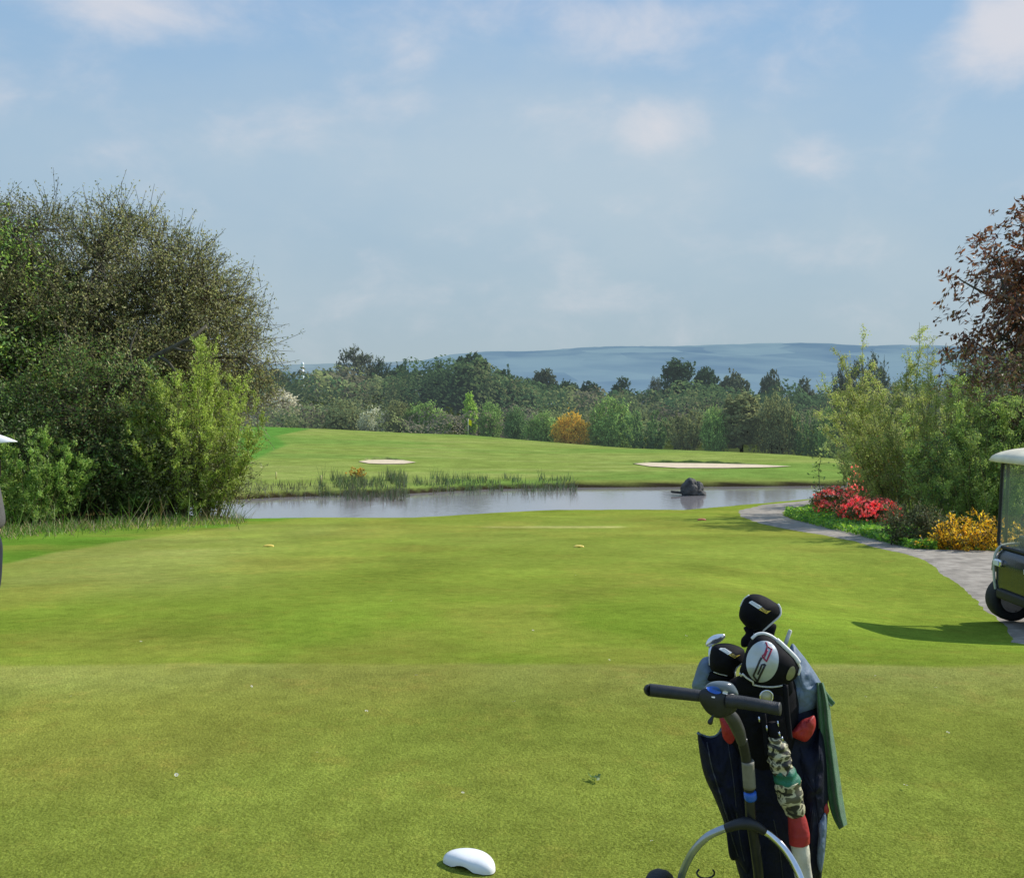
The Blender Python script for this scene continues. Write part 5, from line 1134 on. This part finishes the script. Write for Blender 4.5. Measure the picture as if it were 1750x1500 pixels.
    for i in range(60):
        row = []
        for j in range(k):
            a = 6.28318 * j / k; f = .5 - .5 * math.cos(a) if a <= math.pi else .5 - .5 * math.cos(a)
            uv = L_[i] * (1 - f) + R_[i] * f; dep = math.sin(a) * .045 * (1 + .35 * math.sin(f * 9 + i * .05)) ; row.append(bm.verts.new(P(uv[0], uv[1], 3.14 - dep + .02 * i / 60)))
        rows.append(row)
    for A, B in zip(rows, rows[1:]):
        for j in range(k): bm.faces.new((A[j], A[(j + 1) % k], B[(j + 1) % k], B[j]))
    bm.faces.new(rows[0]); bm_obj('cloth', bm, gr, t)
    fl = pillow('corner_flap', z3((690, 0), (715, 5), (770, 70), (830, 150), (848, 178), (810, 212), (780, 180), (740, 90)), 3.13, .012, gr, t, n=48, lump=.01)
    kk = bvh_of(fl); piping('hem', z3((705, 20), (750, 100), (790, 180), (812, 205)), kk, .0022, mat('pale_hem', (.30, .38, .30), .8, .1, 60), t, 20)
    seat_children(t)
build_trolley()

# ------------------------------------------------------------------ golf buggy, heading to the left
def rbox(name, c, s, m, parent, bev=.02, rot=None, smooth=True):
    bm = bmesh.new(); bmesh.ops.create_cube(bm, size=1, matrix=Matrix.LocRotScale(Vector(c), rot, Vector(s)))
    bmesh.ops.bevel(bm, geom=bm.edges[:], offset=bev, segments=4, profile=.6, affect='EDGES'); return bm_obj(name, bm, m, parent, smooth)
def build_buggy():
    Z0 = zg(5.2, 10.0); yn, yf = 9.34, 10.46
    t = empty('golf_buggy', (6.1, 9.9, Z0), 'golf buggy with cream roof and clear windscreen parked on the gravel at the right edge', 'golf buggy')
    paint = mat('dark_green_paint', (.007, .012, .018), .26, .2, 6, coat=.35, spec=.5); cream = mat('cream_roof', (.76, .68, .50), .45, .12, 7, bump=.1, bscale=40)
    trim = mat('pale_trim', (.52, .55, .48), .3, .15, 20, coat=.4); blk = mat('black_rubber', (.012, .012, .013), .6, .35, 30, bump=.2, bscale=120); tyre = mat('tyre_rubber', (.016, .016, .017), .8, .35, 30, bump=.4, bscale=90)
    seat = mat('cream_vinyl', (.55, .50, .38), .5, .1, 20, bump=.15, bscale=90); chrome = mat('chrome', (.8, .82, .85), .1, .05, 20, metal=1); alu = mat('wheel_metal', (.55, .56, .58), .3, .1, 20, metal=.9)
    m, nt, nd, lk = nmat('windscreen_glass'); out = N(nt, 'ShaderNodeOutputMaterial'); tr = N(nt, 'ShaderNodeBsdfTransparent'); gl = N(nt, 'ShaderNodeBsdfGlossy'); gl.inputs['Roughness'].default_value = .03; df = N(nt, 'ShaderNodeBsdfDiffuse'); df.inputs[0].default_value = (.75, .78, .74, 1)
    tr.inputs[0].default_value = (.95, .97, .95, 1); fr = N(nt, 'ShaderNodeFresnel'); fr.inputs[0].default_value = 1.45; a = N(nt, 'ShaderNodeMixShader'); b = N(nt, 'ShaderNodeMixShader')
    no = N(nt, 'ShaderNodeTexNoise'); no.inputs['Scale'].default_value = 2.5; no.inputs['Detail'].default_value = 5; mr = N(nt, 'ShaderNodeMapRange'); mr.inputs['To Min'].default_value = .10; mr.inputs['To Max'].default_value = .24; lk.new(no.outputs['Fac'], mr.inputs[0])
    lk.new(mr.outputs[0], a.inputs[0]); lk.new(tr.outputs[0], a.inputs[1]); lk.new(df.outputs[0], a.inputs[2]); lk.new(fr.outputs[0], b.inputs[0]); lk.new(a.outputs[0], b.inputs[1]); lk.new(gl.outputs[0], b.inputs[2]); lk.new(b.outputs[0], out.inputs[0])
    glass = m
    def extrude(name, prof, ya, yb, m, bev=.03, par=t):
        bm = bmesh.new(); A = [bm.verts.new((x, ya, Z0 + z)) for x, z in prof]; B = [bm.verts.new((x, yb, Z0 + z)) for x, z in prof]; n = len(prof)
        bm.faces.new(A); bm.faces.new(B)
        for i in range(n): bm.faces.new((A[i], A[(i + 1) % n], B[(i + 1) % n], B[i]))
        bmesh.ops.bevel(bm, geom=bm.edges[:], offset=bev, segments=4, profile=.6, affect='EDGES', clamp_overlap=True); return bm_obj(name, bm, m, par)
    # front body: near-upright nose with scooped wheel openings
    nose = [(5.03, .27), (5.01, .40), (5.005, .60), (5.03, .70), (5.09, .765), (5.38, .79), (5.44, .76), (5.42, .27)]
    extrude('front_cowl', nose, yn + .16, yf - .15, paint, .035)
    for (a_, b_) in ((yn + .02, yn + .155), (yf - .145, yf - .03)):
        extrude('mudguard', [(5.02, .50), (5.03, .60), (5.10, .68), (5.30, .69), (5.44, .64), (5.46, .52), (5.38, .555), (5.2, .585), (5.08, .56)], a_, b_, paint, .012)
    for y in (yn + .165, yf - .155):
        c = catmull([(5.44, .775), (5.30, .80), (5.10, .785), (5.02, .72), (4.993, .60), (4.997, .42), (5.02, .27)], 40, False); tube('edge_trim', [(q[0], y, Z0 + q[1]) for q in c], .014, trim, t, 10)
    rbox('bumper', (5.02, (yn + yf) / 2, Z0 + .30), (.07, .72, .10), blk, t, .03)
    for y in (yf - .25, yn + .26):
        h = rbox('headlight', (4.998, y, Z0 + .615), (.05, .13, .075), chrome, t, .022); rbox('lens', (4.968, y, Z0 + .615), (.012, .10, .05), mat('lamp_lens', (.75, .8, .85), .08, .05, 30, spec=.8), h, .005)
    rbox('dashboard', (5.36, (yn + yf) / 2, Z0 + .80), (.20, .92, .16), blk, t, .04)
    # body, floor, seats
    rbox('floor', (5.75, (yn + yf) / 2, Z0 + .27), (.72, .98, .07), blk, t, .015)
    rbox('sill', (5.78, yn + .06, Z0 + .26), (.76, .06, .12), paint, t, .02); rbox('sill', (5.78, yf - .06, Z0 + .26), (.76, .06, .12), paint, t, .02)
    extrude('rear_body', [(6.12, .22), (6.10, .62), (6.55, .66), (7.25, .62), (7.34, .50), (7.32, .34), (7.2, .30), (7.1, .50), (6.85, .56), (6.62, .48), (6.52, .22)], yn + .04, yf - .04, paint, .025)
    rbox('seat_cushion', (6.33, (yn + yf) / 2, Z0 + .72), (.50, 1.02, .13), seat, t, .05); rbox('seat_back', (6.64, (yn + yf) / 2, Z0 + 1.02), (.11, 1.0, .40), seat, t, .05, Matrix.Rotation(R(12), 3, 'Y'))
    rbox('bag_well', (7.12, (yn + yf) / 2, Z0 + .70), (.40, .84, .10), blk, t, .03)
    # windscreen: rounded black frame round a clear pane
    ya, yb, zb, ztp = yn + .10, yf - .08, .765, 1.645; xb, xt = 5.075, 5.125; loop = []
    def xs(z): return xb + (xt - xb) * (z - zb) / (ztp - zb)
    for (cy, cz, a0) in ((ya + .08, zb + .08, 180), (yb - .08, zb + .08, 270), (yb - .08, ztp - .04, 0), (ya + .08, ztp - .04, 90)):
        for k in range(7):
            a = R(a0 + k * 15); r_ = .08 if cz < 1 else .04; loop.append((cy + (.08 * math.cos(a)), cz + r_ * math.sin(a)))
    tube('windscreen_frame', [(xs(z), y, Z0 + z) for y, z in loop], .019, blk, t, 10, True)
    bm = bmesh.new(); f = bm.faces.new([bm.verts.new((xs(z), y, Z0 + z)) for y, z in loop]); bm_obj('windscreen', bm, glass, t, False)
    for y in (yn + .08, yf - .06):
        tube('roof_post', [(7.12, y, Z0 + .62), (7.08, y, Z0 + 1.1), (6.9, y, Z0 + 1.68)], .02, blk, t, 10); tube('roof_post', [(5.16, y, Z0 + .78), (5.19, y, Z0 + 1.68)], .017, blk, t, 10)
    # roof: domed shell with a drooping rim
    bm = bmesh.new(); nx, ny = 40, 28; cx, cy, hx, hy = 5.98, (yn + yf) / 2, 1.02, .64; g = []
    for i in range(nx + 1):
        row = []
        for j in range(ny + 1):
            a, b_ = -1 + 2 * i / nx, -1 + 2 * j / ny; a_, b2 = math.copysign(abs(a) ** .8, a), math.copysign(abs(b_) ** .8, b_)
            rr = 1 - .07 * (a_ * b2) ** 4
            f = (1 - abs(a_) ** 5) ** .5 * (1 - abs(b2) ** 4.5) ** .5; rib = .012 * (1 - abs(b2) ** 6) * math.exp(-((abs(b2) - .55) / .06) ** 2) * f
            row.append(bm.verts.new((cx + a_ * hx * rr, cy + b2 * hy * rr, Z0 + 1.655 + .145 * f + .015 * (1 - a_ * a_) - rib)))
        g.append(row)
    for i in range(nx):
        for j in range(ny): bm.faces.new((g[i][j], g[i + 1][j], g[i + 1][j + 1], g[i][j + 1]))
    geom = bm.faces[:]; bmesh.ops.recalc_face_normals(bm, faces=geom); bmesh.ops.solidify(bm, geom=geom, thickness=.018); bm_obj('roof', bm, cream, t)
    # steering
    c = Vector((5.30, 10.08, Z0 + 1.13)); rot = Matrix.Rotation(R(-52), 3, 'Y')
    sw = tube('steering_wheel', [c + rot @ Vector((.17 * math.cos(a), .17 * math.sin(a), 0)) for a in np.linspace(0, 6.283, 36, endpoint=False)], .014, blk, t, 10, True)
    for a in (0, 2.1, 4.2): tube('spoke', [c, c + rot @ Vector((.165 * math.cos(a), .165 * math.sin(a), 0))], .009, blk, sw, 8)
    tube('steering_column', [c, c + rot @ Vector((0, 0, -.42))], .018, blk, t, 10)
    # wheels
    def wheel(x, y):
        rr = .222; c = Vector((x, y, Z0 + rr - .005)); bm = bmesh.new(); prof = [(-.085, .13), (-.10, .17), (-.095, .200), (-.07, .220), (0, .224), (.07, .220), (.095, .200), (.10, .17), (.085, .13)]; rings = []
        for k in range(44):
            a = k * 2 * math.pi / 44; tr_ = .004 * (k % 2); rings.append([bm.verts.new(c + Vector(((q - (tr_ if q > .22 else 0)) * math.cos(a), w, (q - (tr_ if q > .22 else 0)) * math.sin(a)))) for w, q in prof])
        for k in range(44):
            A, B = rings[k], rings[(k + 1) % 44]
            for j in range(len(prof)): bm.faces.new((A[j], A[(j + 1) % len(prof)], B[(j + 1) % len(prof)], B[j]))
        w = bm_obj('wheel', bm, tyre, t); bm = bmesh.new(); bmesh.ops.create_cone(bm, cap_ends=True, segments=36, radius1=.132, radius2=.132, depth=.15, matrix=Matrix.Translation(c) @ Matrix.Rotation(R(90), 4, 'X'))
        bmesh.ops.create_cone(bm, cap_ends=True, segments=24, radius1=.045, radius2=.03, depth=.19, matrix=Matrix.Translation(c) @ Matrix.Rotation(R(90), 4, 'X')); bm_obj('rim', bm, alu, w, False)
    for x in (5.185, 6.86):
        for y in (yn + .06, yf - .09): wheel(x, y)
    seat_children(t)
build_buggy()

# ------------------------------------------------------------------ the golfer at the left edge
def skin(name, verts, edges, radii, m, parent, sub=2, root=0):
    me = bpy.data.meshes.new(name); me.from_pydata(verts, edges, []); o = bpy.data.objects.new(name, me); COL.objects.link(o)
    md = o.modifiers.new('skin', 'SKIN'); md.use_smooth_shade = True
    for i, rr in enumerate(radii):
        me.skin_vertices[0].data[i].radius = rr if isinstance(rr, tuple) else (rr, rr)
    me.skin_vertices[0].data[root].use_root = True
    s_ = o.modifiers.new('sub', 'SUBSURF'); s_.levels = s_.render_levels = sub
    bpy.context.view_layer.update(); dg = bpy.context.evaluated_depsgraph_get(); m2 = bpy.data.meshes.new_from_object(o.evaluated_get(dg)); bpy.data.objects.remove(o)
    m2.name = name; m2.materials.clear(); m2.materials.append(m)
    for p in m2.polygons: p.use_smooth = True
    return obj(name, m2, parent)
def build_golfer():
    X0, Y0 = -4.275, 8.0
    t = empty('person', (X0, Y0, zg(X0, Y0)), 'golfer in a white peaked cap, grey top and navy trousers at the left edge', 'person')
    sk = mat('skin', (.55, .33, .24), .5, .1, 20, bump=.1, bscale=150); grey = mat('grey_jumper', (.085, .082, .08), .9, .2, 40, bump=.4, bscale=200); navy = mat('navy_trousers', (.012, .015, .032), .85, .3, 30, bump=.3, bscale=120)
    wht = mat('white_cap', (.82, .82, .82), .8, .05, 40, bump=.1, bscale=200); shoe = mat('white_shoes', (.6, .6, .58), .5, .1, 30); hairm = mat('grey_hair', (.12, .11, .10), .8, .3, 60, bump=.5, bscale=200); dark = mat('eye_dark', (.02, .015, .012), .2, .2, 30)
    # body: pelvis, spine, neck, head, arms and hands as one surface
    V, E, Rr = [], [], []
    def add(p, r_, par=None):
        V.append(p); Rr.append(r_); i = len(V) - 1
        if par is not None: E.append((par, i))
        return i
    pel = add((0, 0, .93), (.13, .10)); w_ = add((.03, 0, 1.08), (.14, .12), pel); ch = add((.0, 0, 1.30), (.15, .11), w_); nb = add((-.015, 0, 1.46), (.075, .07), ch); nk = add((.01, 0, 1.53), .052, nb)
    jaw = add((.05, 0, 1.585), (.058, .07), nk); hd = add((.03, 0, 1.665), (.078, .098), jaw); tp = add((.02, 0, 1.735), (.065, .08), hd)
    for s_ in (-1, 1):
        sh = add((-.015, s_ * .17, 1.42), .058, ch); el = add((-.05, s_ * .25, 1.14), .043, sh); wr = add((-.075, s_ * .262, .89), .030, el); pm = add((-.07, s_ * .262, .81), (.022, .040), wr)
        for k, (dx, L) in enumerate(((.030, .070), (.010, .078), (-.010, .072), (-.028, .056))):
            a = add((-.068 + dx, s_ * .262, .765), .0095, pm); b = add((-.060 + dx, s_ * .256, .765 - L * .55), .009, a); add((-.054 + dx, s_ * .245, .765 - L), .0075, b)
        a = add((-.034, s_ * .252, .815), .011, pm); add((-.020, s_ * .245, .778), .009, a)
        hp = add((0, s_ * .095, .86), .095, pel); kn = add((.02, s_ * .12, .49), .058, hp); an = add((-.07, s_ * .13, .09), .04, kn); add((.03, s_ * .145, .035), (.04, .028), an)
    b = skin('body', V, E, Rr, sk, t)
    for s_ in (-1, 1):
        bm = bmesh.new(); bmesh.ops.create_uvsphere(bm, u_segments=12, v_segments=8, radius=.011, matrix=Matrix.Translation((.118, s_ * .032, 1.668))); bm_obj('eye', bm, dark, t)
        bm = bmesh.new(); bmesh.ops.create_uvsphere(bm, u_segments=12, v_segments=8, radius=1, matrix=Matrix.LocRotScale(Vector((.02, s_ * .088, 1.655)), Matrix.Rotation(.2, 3, 'Y'), Vector((.02, .010, .034)))); bm_obj('ear', bm, sk, t)
    bm = bmesh.new(); bmesh.ops.create_uvsphere(bm, u_segments=12, v_segments=8, radius=1, matrix=Matrix.LocRotScale(Vector((.125, 0, 1.64)), Matrix.Rotation(-.4, 3, 'Y'), Vector((.018, .014, .028)))); bm_obj('nose', bm, sk, t)
    bm = bmesh.new(); bmesh.ops.create_uvsphere(bm, u_segments=12, v_segments=6, radius=1, matrix=Matrix.LocRotScale(Vector((.112, 0, 1.598)), None, Vector((.008, .024, .006)))); bm_obj('mouth', bm, mat('lips', (.35, .14, .12), .5, .1, 30), t)
    # jumper and trousers hang a little off the body
    V, E, Rr = [], [], []
    hm = add((.055, 0, .90), (.175, .15)); w2 = add((.045, 0, 1.03), (.17, .155), hm); ch2 = add((-.02, 0, 1.29), (.165, .125), w2); nb2 = add((-.015, 0, 1.455), (.105, .085), ch2); add((-.005, 0, 1.495), (.075, .066), nb2)
    for s_ in (-1, 1):
        sh = add((-.015, s_ * .175, 1.42), .078, ch2); el = add((-.06, s_ * .255, 1.14), .062, sh); add((-.075, s_ * .262, .93), .043, el)
    skin('jumper', V, E, Rr, grey, t)
    V, E, Rr = [], [], []
    p2 = add((.025, 0, .90), (.165, .125)); add((.03, 0, .98), (.165, .13), p2)
    for s_ in (-1, 1):
        hp = add((.015, s_ * .10, .82), .115, p2); kn = add((.02, s_ * .125, .49), .083, hp); sn = add((-.03, s_ * .13, .25), .072, kn); add((-.05, s_ * .132, .07), .07, sn)
    skin('trousers', V, E, Rr, navy, t)
    for s_ in (-1, 1):
        V, E, Rr = [], [], []; a = add((-.10, s_ * .132, .045), (.045, .045)); b2 = add((-.02, s_ * .138, .045), (.047, .04), a); add((.06, s_ * .15, .035), (.042, .03), b2); skin('shoe', V, E, Rr, shoe, t)
    bm = bmesh.new(); bmesh.ops.create_uvsphere(bm, u_segments=24, v_segments=16, radius=1, matrix=Matrix.LocRotScale(Vector((.008, 0, 1.665)), None, Vector((.108, .088, .09)))); bmesh.ops.delete(bm, geom=[v for v in bm.verts if v.co.x > .06 or v.co.z > 1.70 or v.co.z < 1.585], context='VERTS'); bm_obj('hair', bm, hairm, t)
    # cap: crown and peak
    bm = bmesh.new(); bmesh.ops.create_uvsphere(bm, u_segments=32, v_segments=20, radius=1, matrix=Matrix.LocRotScale(Vector((.018, 0, 1.695)), Matrix.Rotation(.06, 3, 'Y'), Vector((.120, .097, .108)))); bmesh.ops.delete(bm, geom=[v for v in bm.verts if v.co.z < 1.688], context='VERTS'); bmesh.ops.solidify(bm, geom=bm.faces[:], thickness=.004)
    cap = bm_obj('cap', bm, wht, t); bm = bmesh.new(); rows = []
    for i in range(11):
        row = []
        for j in range(17):
            f, a = i / 10, -1 + 2 * j / 16; yy = a * .078; front = .06 + .06 * (1 - abs(a) ** 2.2) ; out = front + f * .175 * (1 - abs(a) ** 2.6) ** .8
            row.append(bm.verts.new((out, yy, 1.703 - .060 * f ** 1.25 - .018 * a * a)))
        rows.append(row)
    for A, B in zip(rows, rows[1:]):
        for j in range(16): bm.faces.new((A[j], A[j + 1], B[j + 1], B[j]))
    bmesh.ops.recalc_face_normals(bm, faces=bm.faces[:]); bmesh.ops.solidify(bm, geom=bm.faces[:], thickness=.005); bm_obj('peak', bm, wht, cap)
build_golfer()
